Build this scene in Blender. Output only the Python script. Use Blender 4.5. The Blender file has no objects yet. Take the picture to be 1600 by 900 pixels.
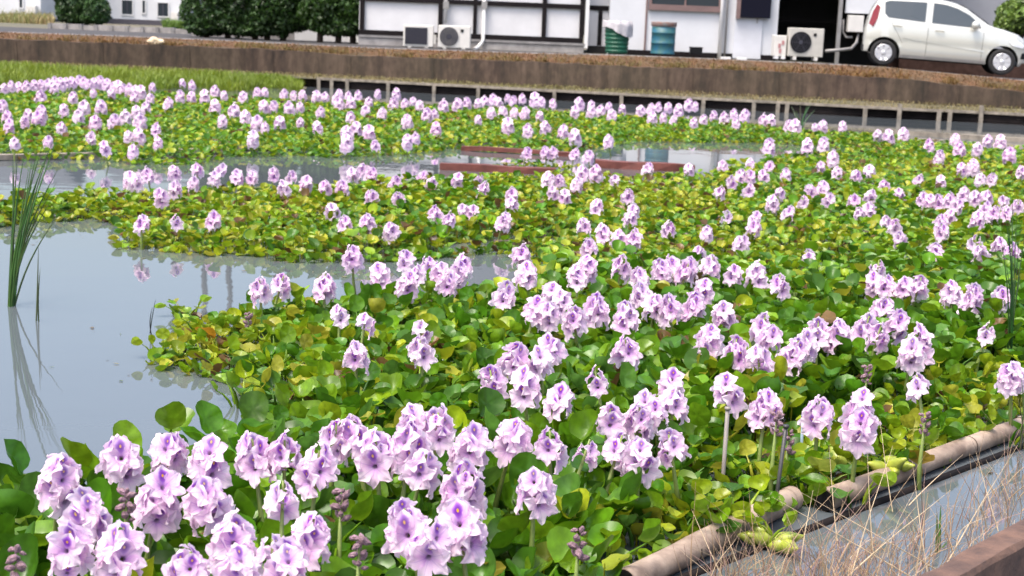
import bpy, bmesh, math, random
import numpy as np
from mathutils import Vector, Matrix
R = math.radians
random.seed(7); rng = np.random.default_rng(7)
scene = bpy.context.scene
col = scene.collection

# ------------------------------------------------------------------ camera
CAM_H, FPX = 1.40, 2300.0
ROLL = math.atan(0.040)
PITCH = math.atan(400.0 / FPX)
fwd = Vector((0, math.cos(PITCH), -math.sin(PITCH)))
r0 = Vector((1, 0, 0)); u0 = Vector((0, math.sin(PITCH), math.cos(PITCH)))
rgt = r0 * math.cos(ROLL) + u0 * math.sin(ROLL)
up = -r0 * math.sin(ROLL) + u0 * math.cos(ROLL)
cam_d = bpy.data.cameras.new('camera'); cam = bpy.data.objects.new('camera', cam_d); col.objects.link(cam)
cam.matrix_world = Matrix(((rgt.x, up.x, -fwd.x, 0), (rgt.y, up.y, -fwd.y, 0), (rgt.z, up.z, -fwd.z, CAM_H), (0, 0, 0, 1)))
cam_d.sensor_width = 36.0; cam_d.lens = 36.0 * FPX / 1600.0
cam_d.clip_start = 0.05; cam_d.clip_end = 3000
cam_d.dof.use_dof = True; cam_d.dof.focus_distance = 4.6; cam_d.dof.aperture_fstop = 7.5
scene.camera = cam

# ------------------------------------------------------------------ sky, sun, exposure
world = bpy.data.worlds.new('World'); scene.world = world; world.use_nodes = True
wn = world.node_tree.nodes; wl = world.node_tree.links
sky = wn.new('ShaderNodeTexSky'); sky.sky_type = 'NISHITA'; sky.sun_disc = False
SUN_EL, SUN_AZ = R(66), R(225)      # azimuth clockwise from +Y: high, behind the camera to the left
sky.sun_elevation = SUN_EL; sky.sun_rotation = SUN_AZ
sky.air_density = 1.0; sky.dust_density = 6.0; sky.ozone_density = 1.0
hs = wn.new('ShaderNodeHueSaturation'); hs.inputs['Saturation'].default_value = 0.98
wl.new(sky.outputs[0], hs.inputs['Color'])
bg = wn['Background']; bg.inputs['Strength'].default_value = 0.15
wl.new(hs.outputs[0], bg.inputs['Color'])
sun_d = bpy.data.lights.new('sun', 'SUN'); sun_d.energy = 1.1; sun_d.angle = R(18); sun_d.color = (1.0, 0.96, 0.9)
sun = bpy.data.objects.new('sun', sun_d); col.objects.link(sun)
sdir = Vector((math.sin(SUN_AZ) * math.cos(SUN_EL), math.cos(SUN_AZ) * math.cos(SUN_EL), math.sin(SUN_EL)))
sun.rotation_euler = (-sdir).to_track_quat('-Z', 'Y').to_euler(); sun.location = (0, 0, 30)
scene.view_settings.view_transform = 'Standard'; scene.view_settings.look = 'None'
scene.view_settings.exposure = 1.35; scene.view_settings.gamma = 1.0

# ------------------------------------------------------------------ pixel -> world
def ray(px, py):
    return fwd + rgt * ((px - 800) / FPX) - up * ((py - 450) / FPX)
def G(px, py, z=0.0):                # where the pixel's ray meets the level z
    d = ray(px, py); t = (z - CAM_H) / d.z
    return Vector((d.x * t, d.y * t, z))
def W(px, py, Y):                    # where it meets the upright plane y = Y
    d = ray(px, py); t = Y / d.y
    return Vector((d.x * t, Y, CAM_H + d.z * t))
def proj(p):
    v = Vector(p) - Vector((0, 0, CAM_H)); k = v.dot(fwd)
    return 800 + FPX * v.dot(rgt) / k, 450 - FPX * v.dot(up) / k

# ------------------------------------------------------------------ materials
def mat(name, color, rough=0.6, metal=0.0, noise=0.0, nscale=6.0, bump=0.0, color2=None, stretch=None, spec=0.5, trans=0.0):
    m = bpy.data.materials.new(name); m.use_nodes = True
    nt = m.node_tree; n = nt.nodes; l = nt.links
    b = n['Principled BSDF']; b.inputs['Base Color'].default_value = (*color, 1)
    b.inputs['Roughness'].default_value = rough; b.inputs['Metallic'].default_value = metal
    b.inputs['Specular IOR Level'].default_value = spec
    if noise or bump:
        tc = n.new('ShaderNodeTexCoord'); mp = n.new('ShaderNodeMapping'); nz = n.new('ShaderNodeTexNoise')
        nz.inputs['Scale'].default_value = nscale; nz.inputs['Detail'].default_value = 7; nz.inputs['Roughness'].default_value = 0.62
        if stretch: mp.inputs['Scale'].default_value = stretch
        l.new(tc.outputs['Object'], mp.inputs[0]); l.new(mp.outputs[0], nz.inputs['Vector'])
        if noise:
            c2 = color2 if color2 else tuple(c * (1 - noise) for c in color)
            rp = n.new('ShaderNodeValToRGB'); rp.color_ramp.elements[0].position = 0.36; rp.color_ramp.elements[1].position = 0.64
            rp.color_ramp.elements[0].color = (*c2, 1); rp.color_ramp.elements[1].color = (*color, 1)
            l.new(nz.outputs['Fac'], rp.inputs[0]); l.new(rp.outputs[0], b.inputs['Base Color'])
        if bump:
            bp = n.new('ShaderNodeBump'); bp.inputs['Strength'].default_value = bump; bp.inputs['Distance'].default_value = 0.02
            l.new(nz.outputs['Fac'], bp.inputs['Height']); l.new(bp.outputs[0], b.inputs['Normal'])
    return m

def foliage_mat(name, source, rough=0.38, trans=0.28, nscale=40, spec=0.5):
    m = bpy.data.materials.new(name); m.use_nodes = True
    nt = m.node_tree; n = nt.nodes; l = nt.links
    b = n['Principled BSDF']; out = n['Material Output']
    if source == 'object':
        s = n.new('ShaderNodeObjectInfo'); c = s.outputs['Color']
    else:
        s = n.new('ShaderNodeAttribute'); s.attribute_name = 'Col'; c = s.outputs['Color']
    tc = n.new('ShaderNodeTexCoord'); nz = n.new('ShaderNodeTexNoise'); nz.inputs['Scale'].default_value = nscale; nz.inputs['Detail'].default_value = 3
    l.new(tc.outputs['Object'], nz.inputs['Vector'])
    mr = n.new('ShaderNodeMapRange'); mr.inputs['From Min'].default_value = 0.3; mr.inputs['From Max'].default_value = 0.7
    mr.inputs['To Min'].default_value = 0.72; mr.inputs['To Max'].default_value = 1.22
    l.new(nz.outputs['Fac'], mr.inputs['Value'])
    vm = n.new('ShaderNodeVectorMath'); vm.operation = 'SCALE'; l.new(c, vm.inputs[0]); l.new(mr.outputs[0], vm.inputs['Scale'])
    l.new(vm.outputs[0], b.inputs['Base Color'])
    b.inputs['Roughness'].default_value = rough; b.inputs['Specular IOR Level'].default_value = spec
    t = n.new('ShaderNodeBsdfTranslucent'); hv = n.new('ShaderNodeHueSaturation'); hv.inputs['Hue'].default_value = 0.485; hv.inputs['Value'].default_value = 1.5
    l.new(vm.outputs[0], hv.inputs['Color']); l.new(hv.outputs[0], t.inputs['Color'])
    mx = n.new('ShaderNodeMixShader'); mx.inputs[0].default_value = trans
    l.new(b.outputs[0], mx.inputs[1]); l.new(t.outputs[0], mx.inputs[2]); l.new(mx.outputs[0], out.inputs['Surface'])
    return m

def petal_mat(name, banner):
    m = bpy.data.materials.new(name); m.use_nodes = True
    nt = m.node_tree; n = nt.nodes; l = nt.links
    b = n['Principled BSDF']; out = n['Material Output']
    uv = n.new('ShaderNodeUVMap'); uv.uv_map = 'UVMap'; sp = n.new('ShaderNodeSeparateXYZ'); l.new(uv.outputs[0], sp.inputs[0])
    oi = n.new('ShaderNodeObjectInfo')
    r = n.new('ShaderNodeValToRGB'); e = r.color_ramp.elements
    e[0].position = 0.0; e[0].color = (0.62, 0.36, 0.70, 1); e[1].position = 1.0; e[1].color = (0.94, 0.80, 0.89, 1)
    k = e.new(0.28); k.color = (0.86, 0.61, 0.82, 1); k = e.new(0.62); k.color = (0.93, 0.74, 0.87, 1)
    l.new(sp.outputs['X'], r.inputs[0])
    # fine veins running along the petal
    def math_(op, a, bb=None):
        x = n.new('ShaderNodeMath'); x.operation = op
        for i, q in enumerate((a, bb)):
            if q is None: continue
            if isinstance(q, (int, float)): x.inputs[i].default_value = q
            else: l.new(q, x.inputs[i])
        return x.outputs[0]
    v = math_('SUBTRACT', sp.outputs['Y'], 0.5)
    av = math_('ABSOLUTE', v)
    vein = math_('MULTIPLY', math_('POWER', math_('ABSOLUTE', math_('COSINE', math_('MULTIPLY', v, 26.0))), 8.0), 0.22)
    mid = math_('MULTIPLY', math_('SUBTRACT', 1.0, math_('MINIMUM', math_('MULTIPLY', av, 14.0), 1.0)), 0.45)
    fade = math_('SUBTRACT', 1.0, sp.outputs['X'])
    amt = math_('MULTIPLY', math_('ADD', vein, mid), math_('POWER', fade, 0.8))
    mx = n.new('ShaderNodeMix'); mx.data_type = 'RGBA'; l.new(amt, mx.inputs[0]); l.new(r.outputs[0], mx.inputs[6]); mx.inputs[7].default_value = (0.38, 0.14, 0.58, 1)
    c = mx.outputs[2]
    if banner:
        du = math_('MULTIPLY', math_('SUBTRACT', sp.outputs['X'], 0.46), 1.0)
        d = math_('SQRT', math_('ADD', math_('MULTIPLY', du, du), math_('MULTIPLY', math_('MULTIPLY', v, v), 2.1)))
        r2 = n.new('ShaderNodeValToRGB'); q = r2.color_ramp.elements
        q[0].position = 0.06; q[0].color = (0.80, 0.52, 0.10, 1); q[1].position = 0.50; q[1].color = (0.80, 0.58, 0.88, 1)
        w = q.new(0.10); w.color = (0.20, 0.06, 0.36, 1); w = q.new(0.24); w.color = (0.34, 0.14, 0.55, 1); w = q.new(0.36); w.color = (0.56, 0.32, 0.72, 1)
        l.new(d, r2.inputs[0])
        f2 = math_('SUBTRACT', 1.0, math_('MINIMUM', math_('MULTIPLY', math_('MAXIMUM', math_('SUBTRACT', d, 0.32), 0.0), 6.0), 1.0))
        m2 = n.new('ShaderNodeMix'); m2.data_type = 'RGBA'; l.new(f2, m2.inputs[0]); l.new(c, m2.inputs[6]); l.new(r2.outputs[0], m2.inputs[7]); c = m2.outputs[2]
    hv = n.new('ShaderNodeHueSaturation'); l.new(c, hv.inputs['Color'])
    mr = n.new('ShaderNodeMapRange'); l.new(oi.outputs['Random'], mr.inputs['Value']); mr.inputs['To Min'].default_value = 0.72; mr.inputs['To Max'].default_value = 1.18
    l.new(mr.outputs[0], hv.inputs['Saturation'])
    l.new(hv.outputs[0], b.inputs['Base Color']); b.inputs['Roughness'].default_value = 0.55
    t = n.new('ShaderNodeBsdfTranslucent'); l.new(hv.outputs[0], t.inputs['Color'])
    ms = n.new('ShaderNodeMixShader'); ms.inputs[0].default_value = 0.45
    l.new(b.outputs[0], ms.inputs[1]); l.new(t.outputs[0], ms.inputs[2]); l.new(ms.outputs[0], out.inputs['Surface'])
    return m

M = {}
M['petal'] = petal_mat('lilac_petal', False); M['banner'] = petal_mat('blotched_petal', True)
M['leaf'] = foliage_mat('hyacinth_leaf', 'object', rough=0.30, spec=0.33); M['leafmat'] = foliage_mat('hyacinth_leaf_mat', 'attr', rough=0.34, nscale=14, spec=0.30)
M['shrub'] = foliage_mat('shrub_leaf', 'attr', rough=0.5, trans=0.15, nscale=3); M['grass'] = foliage_mat('grass_blade', 'attr', rough=0.6, trans=0.3, nscale=8)
M['dry'] = foliage_mat('dry_blade', 'attr', rough=0.7, trans=0.15, nscale=9)
M['reed'] = foliage_mat('reed_blade', 'object', rough=0.45, trans=0.2, nscale=12)
M['stalk'] = mat('flower_stalk', (0.20, 0.27, 0.06), 0.5, noise=0.3, nscale=30)
M['throat'] = mat('flower_throat', (0.50, 0.34, 0.52), 0.6)
M['wilt'] = mat('wilted_bloom', (0.30, 0.18, 0.23), 0.75, noise=0.6, nscale=70, color2=(0.13, 0.08, 0.08), bump=0.4)
M['bulb'] = mat('swollen_petiole', (0.36, 0.40, 0.05), 0.35, noise=0.4, nscale=25, color2=(0.22, 0.28, 0.04))
M['plaster'] = mat('white_plaster', (0.66, 0.655, 0.665), 0.8, noise=0.10, nscale=1.6)
M['plaster_b'] = mat('white_siding', (0.64, 0.65, 0.67), 0.7, noise=0.08, nscale=1.3)
M['timber'] = mat('dark_timber', (0.012, 0.009, 0.010), 0.7, spec=0.15, noise=0.4, nscale=9)
M['concrete'] = mat('grey_concrete', (0.36, 0.34, 0.33), 0.85, noise=0.35, nscale=4, bump=0.2)
M['asphalt'] = mat('asphalt', (0.05, 0.046, 0.046), 0.9, noise=0.3, nscale=8, bump=0.15)
M['kerbgrey'] = mat('pale_concrete', (0.27, 0.26, 0.26), 0.85, noise=0.3, nscale=5)
M['rooft'] = mat('dark_roof_tile', (0.06, 0.065, 0.075), 0.55, noise=0.3, nscale=5, bump=0.3)
M['glass'] = mat('window_glass', (0.03, 0.04, 0.05), 0.06, spec=0.8)
M['frame'] = mat('window_frame', (0.62, 0.62, 0.63), 0.5)
M['brown'] = mat('brown_frame', (0.20, 0.13, 0.12), 0.5, noise=0.2)
M['acw'] = mat('ac_casing', (0.66, 0.64, 0.60), 0.5, noise=0.12, nscale=3)
M['acg'] = mat('ac_grille', (0.05, 0.05, 0.065), 0.6, spec=0.2)
M['black'] = mat('black_plastic', (0.006, 0.006, 0.007), 0.5, spec=0.25)
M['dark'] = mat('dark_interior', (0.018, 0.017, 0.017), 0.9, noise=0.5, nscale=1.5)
M['pipew'] = mat('white_pipe', (0.72, 0.71, 0.70), 0.5)
M['pipeg'] = mat('grey_metal', (0.30, 0.29, 0.28), 0.5, metal=0.2, noise=0.2)
M['green'] = mat('green_plastic', (0.006, 0.095, 0.05), 0.45, noise=0.3, nscale=5)
M['blue'] = mat('blue_drum', (0.012, 0.10, 0.17), 0.5, noise=0.9, nscale=7, color2=(0.035, 0.12, 0.11))
M['rust'] = mat('rusty_rim', (0.22, 0.10, 0.07), 0.8, noise=0.6, nscale=14, color2=(0.20, 0.20, 0.20))
M['bag'] = mat('plastic_bag', (0.48, 0.46, 0.48), 0.4, noise=0.2, nscale=12, bump=0.5)
M['paint'] = mat('car_paint', (0.56, 0.56, 0.515), 0.22, metal=0.35, spec=0.6)
M['tyre'] = mat('tyre', (0.015, 0.015, 0.016), 0.85)
M['hub'] = mat('hub_cap', (0.60, 0.60, 0.63), 0.3, metal=0.5)
M['tail'] = mat('tail_lamp', (0.16, 0.006, 0.012), 0.2)
M['lamp'] = mat('head_lamp', (0.75, 0.77, 0.80), 0.08, spec=0.9)
M['carglass'] = mat('car_glass', (0.035, 0.045, 0.05), 0.05, spec=0.9)
M['pvc'] = mat('weathered_pipe', (0.40, 0.31, 0.24), 0.6, noise=0.7, nscale=8, color2=(0.17, 0.12, 0.09), stretch=(1, 1, 1), bump=0.3)
M['wood'] = mat('grey_wood', (0.30, 0.26, 0.21), 0.85, noise=0.5, nscale=7, bump=0.3)
M['wooddark'] = mat('wet_board', (0.016, 0.012, 0.012), 0.8, spec=0.15, noise=0.5, nscale=6)
M['redbar'] = mat('rust_red_bar', (0.16, 0.045, 0.032), 0.65, noise=0.4, nscale=10)
M['rock'] = mat('pale_stone', (0.70, 0.56, 0.38), 0.85, noise=0.4, nscale=9, bump=0.4)
M['bark'] = mat('bark', (0.12, 0.09, 0.07), 0.9, noise=0.5, nscale=14, bump=0.5)
M['pole'] = mat('utility_pole', (0.05, 0.05, 0.05), 0.85)
M['rodd'] = mat('dark_rod', (0.04, 0.04, 0.04), 0.5); M['rodg'] = mat('grey_rod', (0.28, 0.25, 0.23), 0.6, noise=0.3); M['rodb'] = mat('bluish_rod', (0.20, 0.28, 0.33), 0.4)
M['nearwall'] = mat('rusty_concrete', (0.15, 0.085, 0.06), 0.9, noise=0.6, nscale=14, color2=(0.07, 0.042, 0.034), bump=0.5)
M['mud'] = mat('mud', (0.12, 0.085, 0.06), 0.85, noise=0.5, nscale=6, bump=0.4)
M['whitefl'] = mat('white_umbel', (0.78, 0.76, 0.62), 0.7)
# earth of the far land: brown and green patches
M['earth'] = mat('field_earth', (0.13, 0.11, 0.075), 0.95, noise=0.6, nscale=0.35, color2=(0.085, 0.085, 0.05), bump=0.3)
M['deadgrass'] = mat('rusty_dead_grass', (0.125, 0.058, 0.024), 0.95, noise=0.6, nscale=2.6, color2=(0.07, 0.052, 0.028), bump=0.5)
# stained retaining wall: vertical streaks
def wall_mat():
    m = bpy.data.materials.new('stained_concrete'); m.use_nodes = True
    n = m.node_tree.nodes; l = m.node_tree.links; b = n['Principled BSDF']; b.inputs['Roughness'].default_value = 0.9
    tc = n.new('ShaderNodeTexCoord')
    def nz(sc, st, d):
        mp = n.new('ShaderNodeMapping'); mp.inputs['Scale'].default_value = st; t = n.new('ShaderNodeTexNoise')
        t.inputs['Scale'].default_value = sc; t.inputs['Detail'].default_value = d; t.inputs['Roughness'].default_value = 0.6
        l.new(tc.outputs['Object'], mp.inputs[0]); l.new(mp.outputs[0], t.inputs['Vector']); return t
    a = nz(1.7, (2.4, 2.4, 0.30), 12); fine = nz(9.0, (1, 1, 0.6), 6); c = nz(0.5, (1, 1, 0.4), 4)
    r = n.new('ShaderNodeValToRGB'); e = r.color_ramp.elements
    e[0].position = 0.36; e[0].color = (0.012, 0.008, 0.006, 1); e[1].position = 0.66; e[1].color = (0.125, 0.085, 0.060, 1)
    k = e.new(0.48); k.color = (0.050, 0.031, 0.021, 1)
    av = n.new('ShaderNodeMix'); av.inputs[0].default_value = 0.35; l.new(a.outputs['Fac'], av.inputs[2]); l.new(fine.outputs['Fac'], av.inputs[3]); l.new(av.outputs[0], r.inputs[0])
    r2 = n.new('ShaderNodeValToRGB'); f = r2.color_ramp.elements
    f[0].position = 0.4; f[0].color = (0.045, 0.03, 0.022, 1); f[1].position = 0.62; f[1].color = (0.075, 0.066, 0.038, 1)
    l.new(c.outputs['Fac'], r2.inputs[0])
    mx = n.new('ShaderNodeMix'); mx.data_type = 'RGBA'; mx.inputs[0].default_value = 0.25
    l.new(r.outputs[0], mx.inputs[6]); l.new(r2.outputs[0], mx.inputs[7]); l.new(mx.outputs[2], b.inputs['Base Color'])
    bp = n.new('ShaderNodeBump'); bp.inputs['Strength'].default_value = 0.4; bp.inputs['Distance'].default_value = 0.03
    l.new(a.outputs['Fac'], bp.inputs['Height']); l.new(bp.outputs[0], b.inputs['Normal'])
    return m
M['retwall'] = wall_mat()
def water_mat():
    m = bpy.data.materials.new('pond_water'); m.use_nodes = True
    n = m.node_tree.nodes; l = m.node_tree.links; b = n['Principled BSDF']
    b.inputs['Base Color'].default_value = (0.090, 0.105, 0.115, 1); b.inputs['Roughness'].default_value = 0.015; b.inputs['IOR'].default_value = 1.45
    tc = n.new('ShaderNodeTexCoord'); t = n.new('ShaderNodeTexNoise'); t.inputs['Scale'].default_value = 2.2; t.inputs['Detail'].default_value = 4
    l.new(tc.outputs['Object'], t.inputs['Vector'])
    bp = n.new('ShaderNodeBump'); bp.inputs['Strength'].default_value = 0.08; bp.inputs['Distance'].default_value = 0.02
    l.new(t.outputs['Fac'], bp.inputs['Height']); l.new(bp.outputs[0], b.inputs['Normal'])
    return m
M['water'] = water_mat()

# ------------------------------------------------------------------ object helpers
LOC = {}
def obj(name, mesh, parent=None, loc=None, mtx=None):
    o = bpy.data.objects.new(name, mesh); col.objects.link(o)
    if parent: o.parent = parent
    if mtx is not None: o.matrix_basis = mtx
    elif loc is not None: o.location = loc
    return o
def tag(o, label=None, cat=None, group=None, kind=None):
    if label: o['label'] = label
    if cat: o['category'] = cat
    if group: o['group'] = group
    if kind: o['kind'] = kind
    return o
def thing(name, label, cat, loc=(0, 0, 0), rz=0.0, group=None):
    o = bpy.data.objects.new(name, None); o.empty_display_size = 0.05; col.objects.link(o)
    o.location = loc; o.rotation_euler = (0, 0, rz); LOC[o.name] = Vector(loc)
    return tag(o, label, cat, group)

class MB:                            # collects faces; coordinates are world unless the thing is built locally
    def __init__(s): s.v = []; s.f = []; s.uv = None
    def add(s, vs, fs):
        k = len(s.v); s.v += [tuple(v) for v in vs]; s.f += [tuple(i + k for i in f) for f in fs]; return s
    def box(s, x0, x1, y0, y1, z0, z1):
        return s.add([(x0,y0,z0),(x1,y0,z0),(x1,y1,z0),(x0,y1,z0),(x0,y0,z1),(x1,y0,z1),(x1,y1,z1),(x0,y1,z1)],
                     [(0,3,2,1),(4,5,6,7),(0,1,5,4),(1,2,6,5),(2,3,7,6),(3,0,4,7)])
    def bar(s, a, b, w, h, upv=Vector((0, 0, 1))):      # box beam from a to b
        a, b = Vector(a), Vector(b); d = (b - a).normalized(); sd = d.cross(upv)
        if sd.length < 1e-4: sd = d.cross(Vector((0, 1, 0)))
        sd.normalize(); u = sd.cross(d)
        vs = [p + sd * (i * w / 2) + u * (j * h / 2) for p in (a, b) for i, j in ((-1,-1),(1,-1),(1,1),(-1,1))]
        return s.add(vs, [(0,1,2,3),(7,6,5,4),(0,4,5,1),(1,5,6,2),(2,6,7,3),(3,7,4,0)])
    def tube(s, pts, rad, n=10, cap=True):
        pts = [Vector(p) for p in pts]; rs = rad if isinstance(rad, (list, tuple)) else [rad] * len(pts)
        vs = []; ref = Vector((0.13, 0.21, 1)).normalized()
        for i, p in enumerate(pts):
            d = (pts[min(i+1, len(pts)-1)] - pts[max(i-1, 0)]).normalized()
            a = d.cross(ref if abs(d.dot(ref)) < 0.95 else Vector((1, 0, 0))).normalized(); c = d.cross(a)
            vs += [p + (a * math.cos(2*math.pi*k/n) + c * math.sin(2*math.pi*k/n)) * rs[i] for k in range(n)]
        fs = [(i*n+k, i*n+(k+1) % n, (i+1)*n+(k+1) % n, (i+1)*n+k) for i in range(len(pts)-1) for k in range(n)]
        if cap: fs += [tuple(range(n))[::-1], tuple(range((len(pts)-1)*n, len(pts)*n))]
        return s.add(vs, fs)
    def lathe(s, prof, c=(0,0,0), n=20, axis='z'):
        vs = []
        for r, h in prof:
            for k in range(n):
                a = 2*math.pi*k/n; x, y = r*math.cos(a), r*math.sin(a)
                q = (x, y, h) if axis == 'z' else (x, h, y)
                vs.append((q[0]+c[0], q[1]+c[1], q[2]+c[2]))
        fs = [(i*n+k, i*n+(k+1) % n, (i+1)*n+(k+1) % n, (i+1)*n+k) for i in range(len(prof)-1) for k in range(n)]
        fs += [tuple(range(n))[::-1], tuple(range((len(prof)-1)*n, len(prof)*n))]
        return s.add(vs, fs)
    def mesh(s, name, m, shift=(0,0,0), smooth=False, bevel=0.0):
        me = bpy.data.meshes.new(name)
        me.from_pydata([(v[0]-shift[0], v[1]-shift[1], v[2]-shift[2]) for v in s.v], [], s.f)
        bm = bmesh.new(); bm.from_mesh(me); bmesh.ops.recalc_face_normals(bm, faces=bm.faces)
        if bevel: bmesh.ops.bevel(bm, geom=list(bm.edges), offset=bevel, segments=2, affect='EDGES', profile=0.5, clamp_overlap=True)
        bm.to_mesh(me); bm.free()
        if smooth: me.polygons.foreach_set('use_smooth', [True] * len(me.polygons))
        me.materials.append(m); return me
    def build(s, name, m, parent=None, smooth=False, bevel=0.0, local=False):
        sh = (0,0,0)
        if parent and not local:
            p = parent
            while p.parent: p = p.parent
            sh = LOC[p.name]
        return obj(name, s.mesh(name, m, sh, smooth, bevel), parent)

def np_mesh(name, verts, faces_per, m, cols=None, smooth=True):
    """verts (N,3), faces_per: (F,4) or (F,3) int array"""
    me = bpy.data.meshes.new(name); nv = len(verts); nf, k = faces_per.shape
    me.vertices.add(nv); me.vertices.foreach_set('co', np.ascontiguousarray(verts, dtype=np.float32).ravel())
    me.loops.add(nf * k); me.loops.foreach_set('vertex_index', faces_per.astype(np.int32).ravel())
    me.polygons.add(nf); me.polygons.foreach_set('loop_start', np.arange(0, nf*k, k, dtype=np.int32))
    me.polygons.foreach_set('use_smooth', np.full(nf, smooth))
    me.update(calc_edges=True)
    if cols is not None:
        a = me.attributes.new('Col', 'FLOAT_COLOR', 'POINT'); c4 = np.ones((nv, 4), np.float32); c4[:, :3] = cols
        a.data.foreach_set('color', c4.ravel())
    me.materials.append(m); return me

def inpoly(P, poly):
    x, y = P[:, 0], P[:, 1]; r = np.zeros(len(P), bool); n = len(poly); j = n - 1
    for i in range(n):
        xi, yi = poly[i]; xj, yj = poly[j]
        c = ((yi > y) != (yj > y)) & (x < (xj - xi) * (y - yi) / (yj - yi + 1e-12) + xi)
        r ^= c; j = i
    return r
def projn(P):                        # vectorised proj for points on the water
    v = np.column_stack([P[:, 0], P[:, 1], np.full(len(P), -CAM_H)])
    k = v @ np.array(fwd); return np.column_stack([800 + FPX * (v @ np.array(rgt)) / k, 450 - FPX * (v @ np.array(up)) / k])
def vnoise(P, sc, seed=0):           # cheap smooth noise in 0..1
    q = P * sc + np.array([seed * 17.3, seed * 9.1]); i = np.floor(q).astype(int); f = q - i; f = f * f * (3 - 2 * f)
    def h(a, b): 
        t = np.sin(a * 127.1 + b * 311.7 + seed * 3.7) * 43758.5453; return t - np.floor(t)
    a = h(i[:,0], i[:,1]); b = h(i[:,0]+1, i[:,1]); c = h(i[:,0], i[:,1]+1); d = h(i[:,0]+1, i[:,1]+1)
    return (a*(1-f[:,0]) + b*f[:,0])*(1-f[:,1]) + (c*(1-f[:,0]) + d*f[:,0])*f[:,1]

# ================================================================== THE SETTING
# bank columns: px, road edge, top of retaining wall, foot of wall, top of timber edge
COLS = [(-500, 32, 42, 78, 84), (0, 50, 60, 96, 103), (200, 57, 69, 104, 111), (400, 66, 76, 112, 118), (580, 75, 88, 121, 127), (780, 82, 95, 131, 137.5),
        (980, 87, 104, 140, 148), (1180, 95, 111, 149, 158), (1380, 105, 122, 157, 169), (1600, 126, 143, 168, 179), (1900, 146, 165, 186, 196)]
ZP = 0.20
bank = []
for px, yr, yw, yf, yp in COLS:
    p = G(px, yp, ZP)
    wy = p.y + 0.50; f = W(px, yf, wy); w = W(px, yw, wy + 0.03); r = W(px, yr, wy + 1.0)
    bank.append(dict(plank=p, foot=Vector((p.x * 1.012, wy, max(f.z, 0.22))), wall=w, road=r))
# extend both ends far outside the picture
def ext(a, b, s): return {k: a[k] + (a[k] - b[k]).normalized() * s for k in a}
e0 = ext(bank[0], bank[1], 300); e1 = ext(bank[-1], bank[-2], 300)
for e, s in ((e0, bank[0]), (e1, bank[-1])):
    for k in e: e[k].z = s[k].z
bank = [e0] + bank + [e1]
ROADZ = 0.95
def strip(name, A, B, m, sub=1, jitter=0.0, kind='structure'):
    mb = MB(); vs = []
    for a, b in zip(A, B): vs += [a, b]
    mb.add(vs, [(2*i, 2*i+2, 2*i+3, 2*i+1) for i in range(len(A)-1)])
    o = mb.build(name, m); return tag(o, kind=kind)
# water sheet, pond bed
water = MB().add([(-400, -40, 0), (400, -40, 0), (400, 45, 0), (-400, 45, 0)], [(0, 1, 2, 3)]).build('water', M['water']); tag(water, kind='structure')
# ledge between timber edge and wall
strip('ledge', [b['plank'] + Vector((0, 0.03, -0.01)) for b in bank], [b['foot'] + Vector((0, 0.06, -0.02)) for b in bank], M['earth'])
# bank slope with dead grass, from the wall top to the road
strip('verge', [b['wall'] + Vector((0, 0.02, -0.02)) for b in bank], [b['road'] + Vector((0, 0.0, 0.0)) for b in bank], M['deadgrass'])
# narrow pale kerb line and asphalt
def off(v, dy, z): return Vector((v.x, v.y + dy, z))
strip('road', [off(b['road'], 0.001, b['road'].z) for b in bank], [off(b['road'], 0.35, b['road'].z + 0.006) for b in bank], M['kerbgrey'])
RD = [off(b['road'], 0.35, b['road'].z + 0.006) for b in bank]
RF = [Vector((b['road'].x, (44.8 if b['road'].x < -3.5 else max(b['road'].y + 3.2, 36.6)), ROADZ if b['road'].x < 8 else b['road'].z + 0.01)) for b in bank]
strip('pavement', RD, RF, M['asphalt'])
gnd = [Vector((v.x * 4 if abs(v.x) > 100 else v.x, 1500, 1.25)) for v in RF]
strip('ground', [v - Vector((0, 0.02, 0.002)) for v in RF], gnd, M['earth'])
# near side land below the camera and beyond the side edges
# ---------- retaining wall (one stained concrete run with an uneven top)
mb = MB(); N = 90; xs = np.linspace(0, len(bank) - 3.001, N)
ring = []
for x in xs:
    i = int(x); t = x - i; a, b = bank[1 + i], bank[2 + i]
    f = a['foot'].lerp(b['foot'], t); w = a['wall'].lerp(b['wall'], t); j = random.uniform(-0.02, 0.025)
    ring.append([f + Vector((0, -0.01, -0.3)), Vector((w.x, w.y - 0.03, w.z + j)), Vector((w.x, w.y + 0.09, w.z + j + 0.005)), f + Vector((0, 0.12, -0.3))])
vs = [p for r in ring for p in r]; mb.add(vs, [(4*i+k, 4*i+4+k, 4*i+5+k, 4*i+1+k) for i in range(N-1) for k in range(3)])
base = ring[N//2][0]
rw = thing('retaining_wall', 'long brown water stained concrete retaining wall below the road', 'wall', base)
mb.build('wall_face', M['retwall'], rw)
# panel joints: narrow dark ribs where pours meet
for i in range(4, N - 4, 6):
    f, w = ring[i][0], ring[i][1]
    MB().bar(f + Vector((0, -0.008, 0.3)), w + Vector((0, -0.008, -0.03)), 0.03, 0.012, Vector((0, 1, 0))).build('joint', M['retwall'], rw)
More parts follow.
